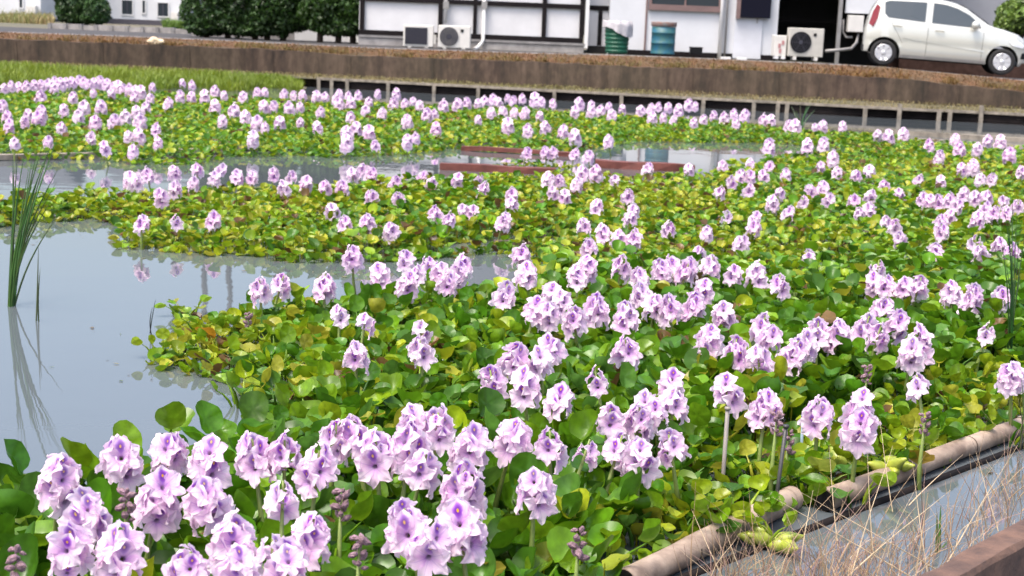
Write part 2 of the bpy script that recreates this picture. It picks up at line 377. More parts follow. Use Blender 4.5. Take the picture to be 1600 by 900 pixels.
# ---------- timber revetments along the pond's far edge
def path_at(px):                     # plank-line point under an image column
    c = COLS
    for i in range(len(c) - 1):
        if c[i][0] <= px <= c[i+1][0]:
            t = (px - c[i][0]) / (c[i+1][0] - c[i][0]); return bank[1+i]['plank'].lerp(bank[2+i]['plank'], t)
    return bank[-2]['plank']
def revetment(label, rails, posts, boards, x0, x1):
    b0 = path_at((x0 + x1) / 2); t = thing('timber_revetment', label, 'retaining edge', (b0.x, b0.y, 0))
    for a, b in rails:
        p, q = path_at(a), path_at(b); p.z += random.uniform(-0.006, 0.006)
        MB().bar(p, q, 0.075, 0.05).build('rail', M['wood'], t)
    for a, b in boards:
        p, q = path_at(a), path_at(b)
        for k, z in enumerate((0.135, 0.065, -0.005)):
            MB().bar(Vector((p.x, p.y + 0.06, z)), Vector((q.x, q.y + 0.06, z)), 0.025, 0.064).build('board', M['wooddark'], t)
    for a, h in posts:
        p = path_at(a); rz = random.uniform(-0.012, 0.012)
        MB().bar(Vector((p.x, p.y - 0.055, -0.3)), Vector((p.x + rz, p.y - 0.055, h)), 0.075, 0.05, Vector((0, 1, 0))).build('post', M['wood'], t)
    return t
revetment('weathered timber edging with posts along the far water line', [(497, 560), (560, 700), (700, 870), (870, 1060), (1060, 1215), (1215, 1405), (1405, 1475), (1478, 1535), (1535, 1760)],
          [(500, 0.20), (520, 0.19), (544, 0.23), (608, 0.2), (680, 0.18), (748, 0.23), (868, 0.2), (972, 0.2), (1100, 0.17), (1178, 0.19), (1216, 0.2), (1230, 0.2), (1352, 0.18), (1405, 0.30), (1467, 0.2), (1484, 0.2), (1533, 0.34), (1592, 0.2), (1680, 0.2)],
          [(497, 700), (700, 900), (900, 1100), (1100, 1300), (1300, 1520), (1520, 1760)], 500, 1600)
revetment('short dark plank edging above the grassy bank at left', [(-120, 60), (60, 175)], [(5, 0.2), (24, 0.2), (90, 0.19), (170, 0.2)], [(-120, 60), (60, 175)], -60, 175)
# floating beam near the right edge
def floating_bar(name, label, cat, a, b, w, h, m, z=0.03, segs=5):
    A, B = G(*a, z), G(*b, z); c = (A + B) / 2; mb = MB(); pts = []
    for i in range(segs + 1):
        p = A.lerp(B, i / segs); p.z += random.uniform(-0.008, 0.008); pts.append(p)
    vs = []
    sd = (B - A).normalized().cross(Vector((0, 0, 1)))
    for p in pts:
        for i, j in ((-1,-1),(1,-1),(1,1),(-1,1)): vs.append(p + sd * (i*w/2*random.uniform(0.9,1.1)) + Vector((0, 0, j*h/2*random.uniform(0.88,1.1))))
    fs = [(0,1,2,3), tuple(4*segs+k for k in (3,2,1,0))]
    for i in range(segs):
        for k in range(4): fs.append((4*i+k, 4*i+4+k, 4*i+4+(k+1)%4, 4*i+(k+1)%4))
    mb.add(vs, fs); me = mb.mesh(name, m, c); o = obj(name, me, loc=c); return tag(o, label, cat)
floating_bar('floating_beam', 'pale wooden beam floating before the timber edge at far right', 'beam', (1392, 207), (1760, 229), 0.10, 0.09, M['wood'])
floating_bar('floating_beam', 'second darker beam lying just in front of the pale floating beam', 'beam', (1425, 218), (1760, 240), 0.09, 0.06, M['wood'], z=0.01)
floating_bar('red_bar', 'rust red bar on the water left of the small leaf strip', 'bar', (688, 260), (868, 268), 0.14, 0.07, M['redbar'])
floating_bar('red_bar', 'rust red bar on the water below the white wall reflection', 'bar', (930, 257), (1085, 264), 0.18, 0.09, M['redbar'])
floating_bar('red_bar', 'thin rust red bar along the front edge of the far leaf mat', 'bar', (722, 231), (905, 241), 0.12, 0.05, M['redbar'])
floating_bar('floating_board', 'grey board floating at left edge behind the tall reed clump', 'board', (-60, 247), (152, 241), 0.12, 0.05, M['wood'])
floating_bar('floating_board', 'dark board floating left of the pond middle before far flowers', 'board', (262, 238), (345, 235), 0.16, 0.05, M['wood'])
floating_bar('floating_board', 'short weathered board among far leaves beneath the big hedge', 'board', (378, 231), (455, 228), 0.12, 0.04, M['wood'])
floating_bar('floating_board', 'short weathered board among far leaves beneath the air conditioners', 'board', (706, 220), (766, 218), 0.14, 0.05, M['wood'])
floating_bar('floating_board', 'half sunk brown board in the dark gap between leaf mats', 'board', (772, 381), (856, 383), 0.07, 0.06, M['mud'], z=0.015)

# ---------- house with dark timber frame and white plaster
YF = 37.0
def X(px, py=60): return W(px, py, YF).x
def Z(py, px): return W(px, py, YF).z
h1 = thing('timber_frame_house', 'white plaster house with dark timber framing behind the air conditioners', 'house', (X(750), YF, ROADZ))
xl, xr = X(560), X(911)
MB().box(xl, xr, YF + 0.06, YF + 7, ROADZ - 0.3, 4.3).build('wall', M['plaster'], h1)
zs, zb = Z(57, 750), Z(4.5, 750)     # sill and beam heights
MB().box(xl, xr + 0.03, YF - 0.02, YF + 0.06, ROADZ - 0.3, zs - 0.13).build('plinth', M['concrete'], h1, bevel=0.01)
MB().box(xl, xr + 0.05, YF - 0.05, YF + 0.055, zs - 0.125, zs - 0.07).build('plinth_cap', M['kerbgrey'], h1)
MB().box(xl, xr, YF - 0.012, YF + 0.055, zs - 0.065, zs + 0.055).build('sill_beam', M['timber'], h1)
for z in (zb, zb + 1.0, 4.2):
    MB().box(xl, xr, YF - 0.012, YF + 0.055, z - 0.055, z + 0.055).build('beam', M['timber'], h1)
posts = [565, 687, 741, 849, 908]
for px in posts:
    x = X(px); w = 0.055 if px != 741 else 0.045
    for za, zc in ((zs + 0.058, zb - 0.058), (zb + 0.058, zb + 0.942), (zb + 1.058, 4.142)):
        MB().box(x - w, x + w, YF - 0.012, YF + 0.055, za, zc).build('post', M['timber'], h1)
MB().box(X(911) + 0.032, X(911) + 0.12, YF - 0.04, YF + 0.05, zs - 0.18, 4.2).build('corner_trim', M['pipew'], h1)
# recess to the right
xq = X(948)
MB().box(xr + 0.13, xq + 0.3, YF + 0.5, YF + 0.6, ROADZ - 0.2, 4.2).build('recessed_wall', M['plaster'], h1)
MB().box(xr + 0.13, xq + 0.3, YF + 0.46, YF + 0.498, zb - 0.06, zb + 0.06).build('beam', M['timber'], h1)
MB().box(X(938) - 0.05, X(938) + 0.05, YF + 0.45, YF + 0.495, zs - 0.1, zb - 0.065).build('post', M['timber'], h1)
MB().box(xr + 0.13, xq + 0.3, YF + 0.45, YF + 0.497, ROADZ - 0.2, zs - 0.12).build('plinth', M['dark'], h1)
r = MB().add([(xl-0.5, YF-0.35, 4.3), (xr+1.4, YF-0.35, 4.3), (xr+1.4, YF+3.6, 6.3), (xl-0.5, YF+3.6, 6.3), (xr+1.4, YF+7.6, 4.1), (xl-0.5, YF+7.6, 4.1),
              (xl-0.5, YF-0.35, 4.2), (xr+1.4, YF-0.35, 4.2), (xr+1.4, YF+7.6, 4.0), (xl-0.5, YF+7.6, 4.0)],
             [(0,1,2,3), (3,2,4,5), (0,6,7,1), (6,9,8,7), (0,3,5,9,6), (1,7,8,4,2), (5,4,8,9)]).build('roof', M['rooft'], h1)
# drain pipes on the wall
for px, y0, y1, nm in ((697, -40, 36, 'conduit'), (757, -40, 62, 'drain_pipe')):
    a, b = W(px + 1, y0, YF - 0.06), W(px, y1, YF - 0.06)
    pts = [Vector((a.x, a.y, 4.0)), Vector((a.x, a.y, b.z))]
    if nm == 'drain_pipe': pts += [W(754, 66, YF - 0.1), W(748, 72, YF - 0.35), W(742, 77, YF - 0.6)]
    p = MB().tube(pts, 0.045, 10).build(nm, M['pipew'], h1, smooth=True)
    k = W(px, 8, YF - 0.07); MB().box(k.x - 0.07, k.x + 0.07, YF - 0.12, YF - 0.013, k.z - 0.09, k.z + 0.09).build('pipe_bracket', M['pipeg'], p)

# ---------- white house with brown window
h2 = thing('white_house', 'plain white house with brown framed window behind the two bins', 'house', (X(1080), YF, ROADZ))
xa, xb = X(951), X(1214)
MB().box(xa, xb, YF + 0.02, YF + 7, ROADZ - 0.3, 4.4).build('wall', M['plaster_b'], h2)
MB().box(xa, xb, YF - 0.015, YF + 0.016, ROADZ - 0.3, ROADZ + 0.13).build('dark_base', M['timber'], h2)
x = X(1008); MB().box(x - 0.022, x + 0.022, YF - 0.02, YF + 0.017, ROADZ + 0.135, 4.2).build('seam_batten', M['brown'], h2)
zw = Z(14, 1065); xw0, xw1 = X(1011), X(1124)
wd = MB()
wd.box(xw0, xw1, YF - 0.07, YF + 0.018, zw - 0.05, zw + 0.09); wd.box(xw0, xw1, YF - 0.05, YF + 0.018, zw + 1.1, zw + 1.18)
wd.box(xw0, xw0 + 0.07, YF - 0.05, YF + 0.018, zw + 0.091, zw + 1.099); wd.box(xw1 - 0.07, xw1, YF - 0.05, YF + 0.018, zw + 0.091, zw + 1.099)
w_ = wd.build('window_frame', M['brown'], h2)
xm = (xw0 + xw1) / 2
for i, (a, b) in enumerate(((xw0 + 0.071, xm - 0.021), (xm + 0.021, xw1 - 0.071))):
    MB().box(a, b, YF - 0.012, YF + 0.012, zw + 0.091, zw + 1.09).build('pane', M['glass'], w_)
MB().box(xm - 0.02, xm + 0.02, YF - 0.04, YF + 0.015, zw + 0.091, zw + 1.095).build('mullion', M['brown'], w_)
for px, rad in ((1125, 0.05), (1133, 0.025)):
    x = X(px); MB().tube([(x, YF - 0.07, ROADZ), (x, YF - 0.07, 4.1)], rad, 10).build('drain_pipe', M['pipew'] if rad > 0.03 else M['pipeg'], h2, smooth=True)
x0, x1 = X(1146), X(1190); MB().box(x0, x1, YF - 0.03, YF + 0.017, ROADZ + 0.02, ROADZ + 2.0).build('door', mat('pale_door', (0.60, 0.61, 0.65), 0.6, noise=0.1, nscale=2), h2, bevel=0.01)
MB().box(x1 - 0.16, x1 - 0.13, YF - 0.065, YF - 0.031, ROADZ + 0.9, ROADZ + 1.05).build('door_handle', M['pipeg'], h2)
MB().box(X(1153), X(1200), YF - 0.16, YF - 0.035, Z(28, 1175), Z(28, 1175) + 1.0).build('dark_panel', mat('dark_board', (0.004, 0.004, 0.012), 0.5, spec=0.15), h2, bevel=0.01)
MB().box(X(1147), X(1153) - 0.003, YF - 0.15, YF - 0.035, Z(29, 1150), Z(29, 1150) + 1.0).build('panel_side', M['brown'], h2)
MB().add([(xa-0.3, YF-0.3, 4.4), (xb+5.2, YF-0.3, 4.4), (xb+5.2, YF+3.6, 5.9), (xa-0.3, YF+3.6, 5.9), (xb+5.2, YF+7.6, 4.2), (xa-0.3, YF+7.6, 4.2),
          (xa-0.3, YF-0.3, 4.3), (xb+5.2, YF-0.3, 4.3), (xb+5.2, YF+7.6, 4.1), (xa-0.3, YF+7.6, 4.1)],
         [(0,1,2,3), (3,2,4,5), (0,6,7,1), (6,9,8,7), (0,3,5,9,6), (1,7,8,4,2), (5,4,8,9)]).build('roof', M['rooft'], h2)
for px in (1133, 1158): MB().box(X(px) - 0.12, X(px) + 0.12, YF - 0.4, YF - 0.2, ROADZ - 0.05, ROADZ + 0.05).build('doorstep', M['pipew'], h2, bevel=0.01)
# dark carport
cp = thing('carport', 'dark open carport with grey post behind the large air conditioner', 'carport', (X(1265), YF, ROADZ))
xc0, xc1 = xb + 0.01, X(1420)
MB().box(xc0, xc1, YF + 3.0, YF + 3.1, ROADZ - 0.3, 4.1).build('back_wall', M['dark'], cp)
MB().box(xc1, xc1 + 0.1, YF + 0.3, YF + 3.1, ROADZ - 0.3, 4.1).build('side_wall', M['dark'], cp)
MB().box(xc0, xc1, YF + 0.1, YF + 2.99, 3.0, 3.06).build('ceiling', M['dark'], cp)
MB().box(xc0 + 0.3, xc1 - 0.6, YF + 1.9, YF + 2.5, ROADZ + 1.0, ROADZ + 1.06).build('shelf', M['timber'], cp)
MB().bar((X(1309), YF - 0.05, ROADZ - 0.05), (X(1309), YF - 0.05, 4.15), 0.09, 0.09, Vector((0, 1, 0))).build('post', M['pipeg'], cp)
zp = Z(21, 1345); MB().box(X(1318), X(1420), YF + 0.0, YF + 0.09, zp, 3.0).build('white_panel', M['plaster_b'], cp)
k0, k1 = X(1322), X(1346)
mbx = MB().box(k0, k1, YF - 0.12, YF + 0.1, Z(50, 1334), Z(24, 1334)).build('meter_box', M['acw'], cp, bevel=0.012)
MB().tube([W(1318, 30, YF + 0.1), W(1317, 50, YF + 0.1), W(1322, 58, YF + 0.05), W(1332, 58, YF)], 0.03, 8).build('cable_duct', M['pipeg'], cp, smooth=True)
MB().tube([W(1341, 50, YF), W(1339, 66, YF - 0.1), W(1330, 76, YF - 0.2), W(1312, 78, YF - 0.3), W(1290, 80, YF - 0.45)], 0.04, 8).build('hose', M['pipeg'], cp, smooth=True)
# grey building behind the car
gb = thing('grey_building', 'grey walled building behind the silver car', 'building', (W(1540, 10, 42).x, 42, ROADZ))
MB().box(W(1425, 10, 42).x, W(1800, 10, 42).x, 42, 48, ROADZ - 0.5, 4.6).build('wall', mat('grey_siding', (0.33, 0.34, 0.38), 0.7, noise=0.12, nscale=1), gb)
MB().box(W(1425, 10, 42).x - 0.3, W(1800, 10, 42).x + 0.3, 41.6, 48.4, 4.601, 4.8).build('roof', M['rooft'], gb)

# ---------- far houses at left
def far_house(label, xl, xr, Y, yb, wins, roofz, extra=None):
    c = W((xl + xr) / 2, yb, Y); zb_ = c.z; t = thing('far_house', label, 'house', (c.x, Y, zb_ - 0.6))
    a, b = W(xl, yb, Y).x, W(xr, yb, Y).x
    MB().box(a, b, Y, Y + 8, zb_, roofz).build('wall', M['plaster_b'], t)
    MB().box(a - 0.03, b + 0.03, Y - 0.04, Y + 8, zb_ - 0.8, zb_ - 0.002).build('foundation', mat('dark_foundation', (0.07, 0.065, 0.08), 0.8), t)
    m = (a + b) / 2
    MB().add([(a-0.8, Y-0.8, roofz), (b+0.8, Y-0.8, roofz), (b+0.8, Y+4, roofz+2.2), (a-0.8, Y+4, roofz+2.2), (b+0.8, Y+8.8, roofz), (a-0.8, Y+8.8, roofz)],
             [(0,1,2,3), (3,2,4,5), (0,3,5), (1,4,2), (0,5,4,1)]).build('roof', M['rooft'], t)
    for x0, x1, y0, y1 in wins:
        p, q = W(x0, y1, Y), W(x1, y0, Y)
        f = MB(); 
        f.box(p.x - 0.07, q.x + 0.07, Y - 0.06, Y - 0.002, p.z - 0.07, p.z); f.box(p.x - 0.07, q.x + 0.07, Y - 0.06, Y - 0.002, q.z, q.z + 0.07)
        f.box(p.x - 0.07, p.x, Y - 0.06, Y - 0.002, p.z + 0.001, q.z - 0.001); f.box(q.x, q.x + 0.07, Y - 0.06, Y - 0.002, p.z + 0.001, q.z - 0.001)
        w = f.build('window', M['frame'], t)
        MB().box(p.x, q.x, Y - 0.03, Y - 0.004, p.z, q.z).build('pane', M['glass'], w)
        if x1 - x0 > 10: MB().box((p.x+q.x)/2 - 0.03, (p.x+q.x)/2 + 0.03, Y - 0.05, Y - 0.031, p.z, q.z).build('mullion', M['acg'], w)
    return t
fh1 = far_house('white far house with two dark windows left of the big hedge', 168, 288, 85, 31, [(191, 207, 1, 22), (223, 227, 1, 20), (247, 263, 5, 25)], 6.2)
p = W(273, 33, 84.5); MB().box(p.x - 0.2, p.x + 0.2, 84.4, 84.95, p.z, p.z + 0.5).build('outdoor_unit', M['acw'], fh1, bevel=0.02)
fh2 = far_house('white far house at the top left corner with one narrow window', -160, 64, 80, 25, [(31, 35, -12, 12), (-40, -20, -8, 14)], 6.2)
p = W(49, 25, 79.6); MB().box(p.x - 0.25, p.x + 0.25, 79.5, 79.95, p.z, p.z + 0.55).build('outdoor_unit', M['acw'], fh2, bevel=0.02)
fh3 = far_house('white house wall partly seen between the far hedge and left house', 66, 160, 100, 23, [], 6.0)
# low block wall before the far houses, and the pale garden wall behind the hedge trunks
BY = 45.0
bw = thing('block_wall', 'low grey concrete block wall before the far white houses', 'wall', (W(190, 54, BY).x, BY, 0.9))
for i in range(9):
    a, b = W(78 + i * 24, 52, BY), W(78 + (i + 1) * 24, 52, BY); zt = W(90 + i * 24, 36.5 + i * 0.9 + (i % 3 == 2) * 1.5, BY).z
    MB().box(a.x + 0.012, b.x - 0.012, BY + random.uniform(-0.02, 0.02), BY + 0.2, 0.6, zt).build('panel', M['concrete'], bw)
for i in range(10):
    a = W(78 + i * 24, 52, BY); MB().box(a.x - 0.05, a.x + 0.05, BY - 0.05, BY + 0.24, 0.6, W(78 + i * 24, 36 + i * 0.9, BY).z).build('post', M['kerbgrey'], bw)
gw = thing('garden_wall', 'pale garden wall seen between the hedge trunks', 'wall', (W(500, 50, 41).x, 41, 0.9))
for i in range(7):
    a, b = W(300 + i * 40, 50, 41), W(340 + i * 40, 50, 41)
    MB().box(a.x + 0.005, b.x - 0.005, 41 + random.uniform(-0.008, 0.008), 41.12, 0.6, W(450, 30, 41).z).build('panel', M['kerbgrey'] if i < 4 else M['plaster_b'], gw)
# utility poles behind the hedge: seen mirrored in the water
for px, lab in ((321, 'left of two grey utility poles mirrored in the open water'), (361, 'right of two grey utility poles mirrored in the open water')):
    p = W(px, 40, 44); t = thing('utility_pole', lab, 'pole', (p.x, 44, 0.9), group='poles behind the hedge')
    MB().tube([(p.x, 44, 0.9), (p.x, 44, 9.6)], [0.10, 0.08], 12).build('shaft', M['pole'], t, smooth=True)
    MB().bar((p.x - 0.5, 43.84, 9.2), (p.x + 0.5, 43.84, 9.2), 0.08, 0.08).build('cross_arm', M['pole'], t)
# pale stone on the verge
p = W(244, 70, 33.9); bm = bmesh.new(); bmesh.ops.create_icosphere(bm, subdivisions=3, radius=0.18)
for v in bm.verts:
    n_ = 1 + 0.25 * math.sin(v.co.x * 19 + v.co.y * 11) * math.cos(v.co.z * 17); v.co = Vector((v.co.x * 1.05 * n_, v.co.y * 0.8 * n_, v.co.z * 0.55 * n_))
me = bpy.data.meshes.new('stone'); bm.to_mesh(me); bm.free(); me.materials.append(M['rock'])
tag(obj('stone', me, loc=p + Vector((0, 0, 0.07))), 'pale yellowish stone lying on the verge above the wall', 'stone')
# ---------- outdoor units
def ac_unit(label, px0, px1, py0, py1, Y, style, mats, group):
    a, b = W(px0, (py0+py1)/2, Y), W(px1, (py0+py1)/2, Y); w = b.x - a.x
    zt, zb_ = W((px0+px1)/2, py0, Y).z, W((px0+px1)/2, py1, Y).z; h = zt - zb_; cx = (a.x + b.x) / 2
    t = thing('air_conditioner_unit', label, 'air conditioner', (cx, Y, zb_ - 0.08), group=group); d = 0.30
    MB().box(a.x, b.x, Y, Y + d, zb_, zt).build('casing', mats, t, bevel=0.018)
    for fx in (a.x + 0.12, b.x - 0.2): MB().box(fx, fx + 0.08, Y - 0.02, Y + d + 0.02, zb_ - 0.08, zb_ - 0.001).build('foot', M['acw'], t)
    if style == 'louvre':
        x0, x1 = a.x + 0.05 * w / 0.8, a.x + 0.80 * w; z0, z1 = zb_ + 0.06, zt - 0.06
        g = MB().box(x0, x1, Y - 0.012, Y - 0.002, z0, z1).build('grille', mat('louvre_back', (0.06, 0.055, 0.07), 0.6, spec=0.2), t)
        for k in range(12):
            z = z0 + (k + 0.5) * (z1 - z0) / 12
            MB().box(x0, x1, Y - 0.030, Y - 0.013, z - 0.009, z + 0.009).build('slat', M['acg'], g)
        MB().box(b.x + 0.002, b.x + 0.06, Y + 0.04, Y + 0.2, zb_ + 0.08, zb_ + 0.3).build('valve_cover', M['acw'], t)
    else:
        c = Vector((a.x + w * 0.34, Y, (zt + zb_) / 2)); rr = min(h * 0.42, w * 0.3)
        f = MB().lathe([(rr, -0.004), (rr, -0.010)], c, 28, 'y').build('fan_opening', M['black' if style == 'dark' else 'acg'], t)
        for k in range(5): 
            r1 = rr * (k + 1) / 5
            MB().tube([c + Vector((r1 * math.cos(q), -0.022, r1 * math.sin(q))) for q in np.linspace(0, 2*math.pi, 29)], 0.006, 4, False).build('guard_ring', M['acg' if style == 'dark' else 'pipeg'], f)
        for k in range(6):
            q = k * math.pi / 3; MB().bar(c + Vector((0.03*math.cos(q), -0.020, 0.03*math.sin(q))), c + Vector((rr*math.cos(q), -0.020, rr*math.sin(q))), 0.01, 0.012, Vector((0,1,0))).build('guard_spoke', M['acg'], f)
        MB().lathe([(0.05, -0.026), (0.05, -0.034)], c, 14, 'y').build('hub_badge', M['acg'], f)
        bx = a.x + w * 0.74; MB().box(bx - 0.035, bx + 0.035, Y - 0.012, Y - 0.002, zt - 0.22 * h - 0.035, zt - 0.22 * h + 0.035).build('badge', M['black'], t)
        MB().box(a.x + w * 0.66, a.x + w * 0.664, Y - 0.004, Y - 0.001, zb_ + 0.03, zt - 0.03).build('panel_seam', M['pipeg'], t)
    return t
ac_unit('white outdoor unit with square louvred grille against timber framed wall', 630, 677, 39, 73, 36.1, 'louvre', M['acw'], 'outdoor units')
ac_unit('white outdoor unit with round grey fan beside the louvred unit', 684.5, 735, 40, 75, 36.0, 'grey', M['acw'], 'outdoor units')
ac_unit('large beige outdoor unit with black round fan before the dark carport', 1232.5, 1287, 44, 89, 35.2, 'dark', mat('ac_casing_beige', (0.52, 0.50, 0.45), 0.55, noise=0.15, nscale=4), 'outdoor units')
t = thing('narrow_cabinet', 'narrow pale cabinet with reddish stickers left of the large beige unit', 'cabinet', (W(1219, 92, 35.3).x, 35.3, W(1219, 92, 35.3).z))
a, b = W(1210, 70, 35.3), W(1229, 70, 35.3); z0, z1 = W(1219, 88, 35.3).z, W(1219, 55, 35.3).z
MB().box(a.x, b.x, 35.3, 35.75, z0, z1).build('casing', M['acw'], t, bevel=0.015)
for fx in (a.x + 0.02, b.x - 0.11): MB().box(fx, fx + 0.09, 35.25, 35.5, z0 - 0.06, z0 - 0.001).build('foot', M['pipew'], t)
for k, (dx, dz) in enumerate(((0.42, 0.5), (0.7, 0.65), (0.5, 0.25))): 
    x = a.x + (b.x - a.x) * dx; z = z0 + (z1 - z0) * dz; MB().box(x - 0.03, x + 0.03, 35.29, 35.298, z - 0.05, z + 0.05).build('sticker', mat('faded_sticker', (0.42, 0.20, 0.20), 0.6), t)

# ---------- bins
p = W(963, 83, 35.6); t = thing('green_bin', 'green ribbed plastic bin lined with a pale plastic bag', 'bin', p)
prof = [(0.20, 0.0), (0.26, 0.0)]
for k in range(7): prof += [(0.262 + 0.006*k, 0.02 + 0.095*k), (0.275 + 0.006*k, 0.05 + 0.095*k), (0.262 + 0.006*k, 0.08 + 0.095*k)]
prof += [(0.315, 0.69), (0.315, 0.72), (0.28, 0.72), (0.27, 0.5)]
MB().lathe([(r, h) for r, h in prof], (0, 0, 0), 24).build('bucket', M['green'], t, smooth=False, local=True)
mb = MB(); n = 36; rows = []
for k, (r, h) in enumerate(((0.26, 0.60), (0.29, 0.73), (0.33, 0.76), (0.345, 0.68), (0.35, 0.55))):
    for j in range(n):
        q = 2*math.pi*j/n; drop = 0.0
        if k >= 3: drop = 0.22 * max(0, math.cos(q - R(-35))) * (k - 2) / 2 - 0.05
        rr = r * (1 + 0.05 * math.sin(9 * q + k) + 0.03 * math.sin(23 * q))
        rows.append((rr * math.cos(q), rr * math.sin(q), h - drop + 0.012 * math.sin(11 * q + k)))
mb.add(rows, [(k*n+j, k*n+(j+1) % n, (k+1)*n+(j+1) % n, (k+1)*n+j) for k in range(4) for j in range(n)])
mb.build('bag_liner', M['bag'], t, smooth=True, local=True)
p = W(1035, 84.5, 35.6); t = thing('blue_drum', 'blue rusting oil drum against the white wall', 'drum', p)
prof = [(0.20, 0.0), (0.285, 0.0), (0.295, 0.015), (0.285, 0.03), (0.285, 0.24), (0.30, 0.255), (0.285, 0.27), (0.285, 0.48), (0.30, 0.495), (0.285, 0.51), (0.288, 0.64)]
MB().lathe(prof, n=28).build('body', M['blue'], t, smooth=True, local=True)
MB().lathe([(0.289, 0.645), (0.305, 0.66), (0.306, 0.74), (0.30, 0.755), (0.27, 0.755), (0.262, 0.72), (0.1, 0.718)], n=28).build('lid', M['rust'], t, smooth=True, local=True)
MB().bar((-0.1, 0, 0.74), (0.1, 0, 0.74), 0.03, 0.03).build('lid_handle', M['rust'], t, local=True)
p = W(1087, 85, 36.4); t = thing('black_box', 'small black box on the ground right of the blue drum', 'box', p)
MB().box(-0.15, 0.15, -0.1, 0.1, 0, 0.15).build('crate_body', M['black'], t, bevel=0.015, local=True); MB().box(-0.16, 0.16, -0.11, 0.11, 0.151, 0.18).build('lid', M['black'], t, bevel=0.008, local=True)

# low brown band behind the car, added for the shade missing beneath it
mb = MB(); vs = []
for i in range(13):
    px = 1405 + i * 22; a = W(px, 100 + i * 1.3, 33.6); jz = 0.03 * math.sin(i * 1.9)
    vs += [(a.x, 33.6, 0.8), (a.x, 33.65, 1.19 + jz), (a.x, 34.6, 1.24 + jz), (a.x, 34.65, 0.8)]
mb.add(vs, [(4*i+k, 4*i+4+k, 4*i+5+k, 4*i+1+k) for i in range(12) for k in range(3)]); tag(mb.build('undercar_shade_strip', mat('undercar_shade_brown', (0.055, 0.032, 0.026), 0.95, noise=0.5, nscale=5, spec=0.1, bump=0.4)), kind='structure')
# ---------- silver hatchback: local x forward (to the right), y to the far side
pr, pf = G(1378, 102, 0.985), None
YC = 31.4
A = W(1378, 102.5, YC); B = W(1563, 117.5, YC - 0.45)
cx_ = (B - A).normalized(); WB = (B - A).length
car = thing('hatchback_car', 'silver beige compact hatchback parked on the road at right', 'car', A)
yv = Vector((0, 0, 1)).cross(cx_).normalized(); zv = cx_.cross(yv)
car.matrix_world = Matrix(((cx_.x, yv.x, zv.x, A.x), (cx_.y, yv.y, zv.y, A.y), (cx_.z, yv.z, zv.z, A.z), (0, 0, 0, 1)))
S = WB / 2.43                        # scale from the wheelbase
def lerp_tab(x, tab):
    for (a, b), (c, d) in zip(tab[:-1], tab[1:]):
        if a <= x <= c: return b + (d - b) * (x - a) / (c - a)
    return tab[0][1] if x < tab[0][0] else tab[-1][1]
TOP = [(-0.42, 0.80), (-0.40, 0.95), (-0.33, 1.20), (-0.20, 1.42), (-0.02, 1.475), (0.5, 1.49), (1.0, 1.475), (1.35, 1.42), (1.6, 1.33), (1.9, 1.14), (2.16, 0.985), (2.4, 0.94), (2.7, 0.86), (2.86, 0.76), (2.93, 0.64), (2.96, 0.5)]
BELT = [(-0.42, 0.78), (-0.2, 0.97), (0.5, 0.955), (1.2, 0.92), (1.9, 0.875), (2.2, 0.87), (2.6, 0.80), (2.86, 0.68), (2.96, 0.48)]
HW = [(-0.42, 0.60), (-0.36, 0.66), (-0.1, 0.715), (0.5, 0.735), (1.6, 0.735), (2.3, 0.72), (2.65, 0.67), (2.88, 0.55), (2.96, 0.40)]
YO = 0.735                           # near flank at y = 0: the wheels' outer faces are there
def side(x, z):                      # half width of the flank at height z
    w = lerp_tab(x, HW); be = min(lerp_tab(x, BELT), lerp_tab(x, TOP)); tp = lerp_tab(x, TOP)
    if z <= be:
        q = [(0.20, 0.93), (0.30, 0.975), (0.42, 1.0), (0.50, 0.985), (0.60, 0.998), (be - 0.06 if be > 0.72 else 0.66, 0.992), (be + 0.001 if be > 0.68 else 0.70, 0.962)]
        return w * lerp_tab(z, q)
    t = (z - be) / max(tp - be, 0.02); return w * (0.962 - 0.17 * min(t, 1))
xs = np.concatenate([np.linspace(-0.42, -0.3, 4), np.linspace(-0.2, 2.5, 28), np.linspace(2.6, 2.96, 8)])
mb = MB(); vs = []; NR = 0
for x in xs:
    tp = lerp_tab(x, TOP); be = min(lerp_tab(x, BELT), tp - 0.02); zlo = 0.20 if -0.3 < x < 2.85 else 0.28
    zz = [zlo, 0.30, 0.36, 0.42, 0.50, 0.56, 0.60]; zz = [min(z, be - 0.02 + 0.002*i) for i, z in enumerate(zz)] + [be - 0.012, be + 0.004] + [be + (tp - be) * k for k in (0.25, 0.5, 0.75, 0.90)]
    half = [(side(x, z), z) for z in zz]; wt = half[-1][0]
    half += [(wt * 0.93, tp - 0.012 * (tp > 1)), (wt * 0.75, tp + 0.004), (wt * 0.4, tp + 0.014), (0, tp + 0.018)]
    full = [(w, z) for w, z in half] + [(-w, z) for w, z in half[-2::-1]]
    NR = len(full); vs += [(x * S, (YO - w) * S, z * S) for w, z in full]
fs = [(i*NR+k, (i+1)*NR+k, (i+1)*NR+k+1, i*NR+k+1) for i in range(len(xs)-1) for k in range(NR-1)]
fs += [((i+1)*NR, i*NR, i*NR+NR-1, (i+1)*NR+NR-1) for i in range(len(xs)-1)]
fs += [tuple(range(NR)), tuple(range((len(xs)-1)*NR, len(xs)*NR))[::-1]]
mb.add(vs, fs); body = mb.build('body', M['paint'], car, smooth=True, local=True)
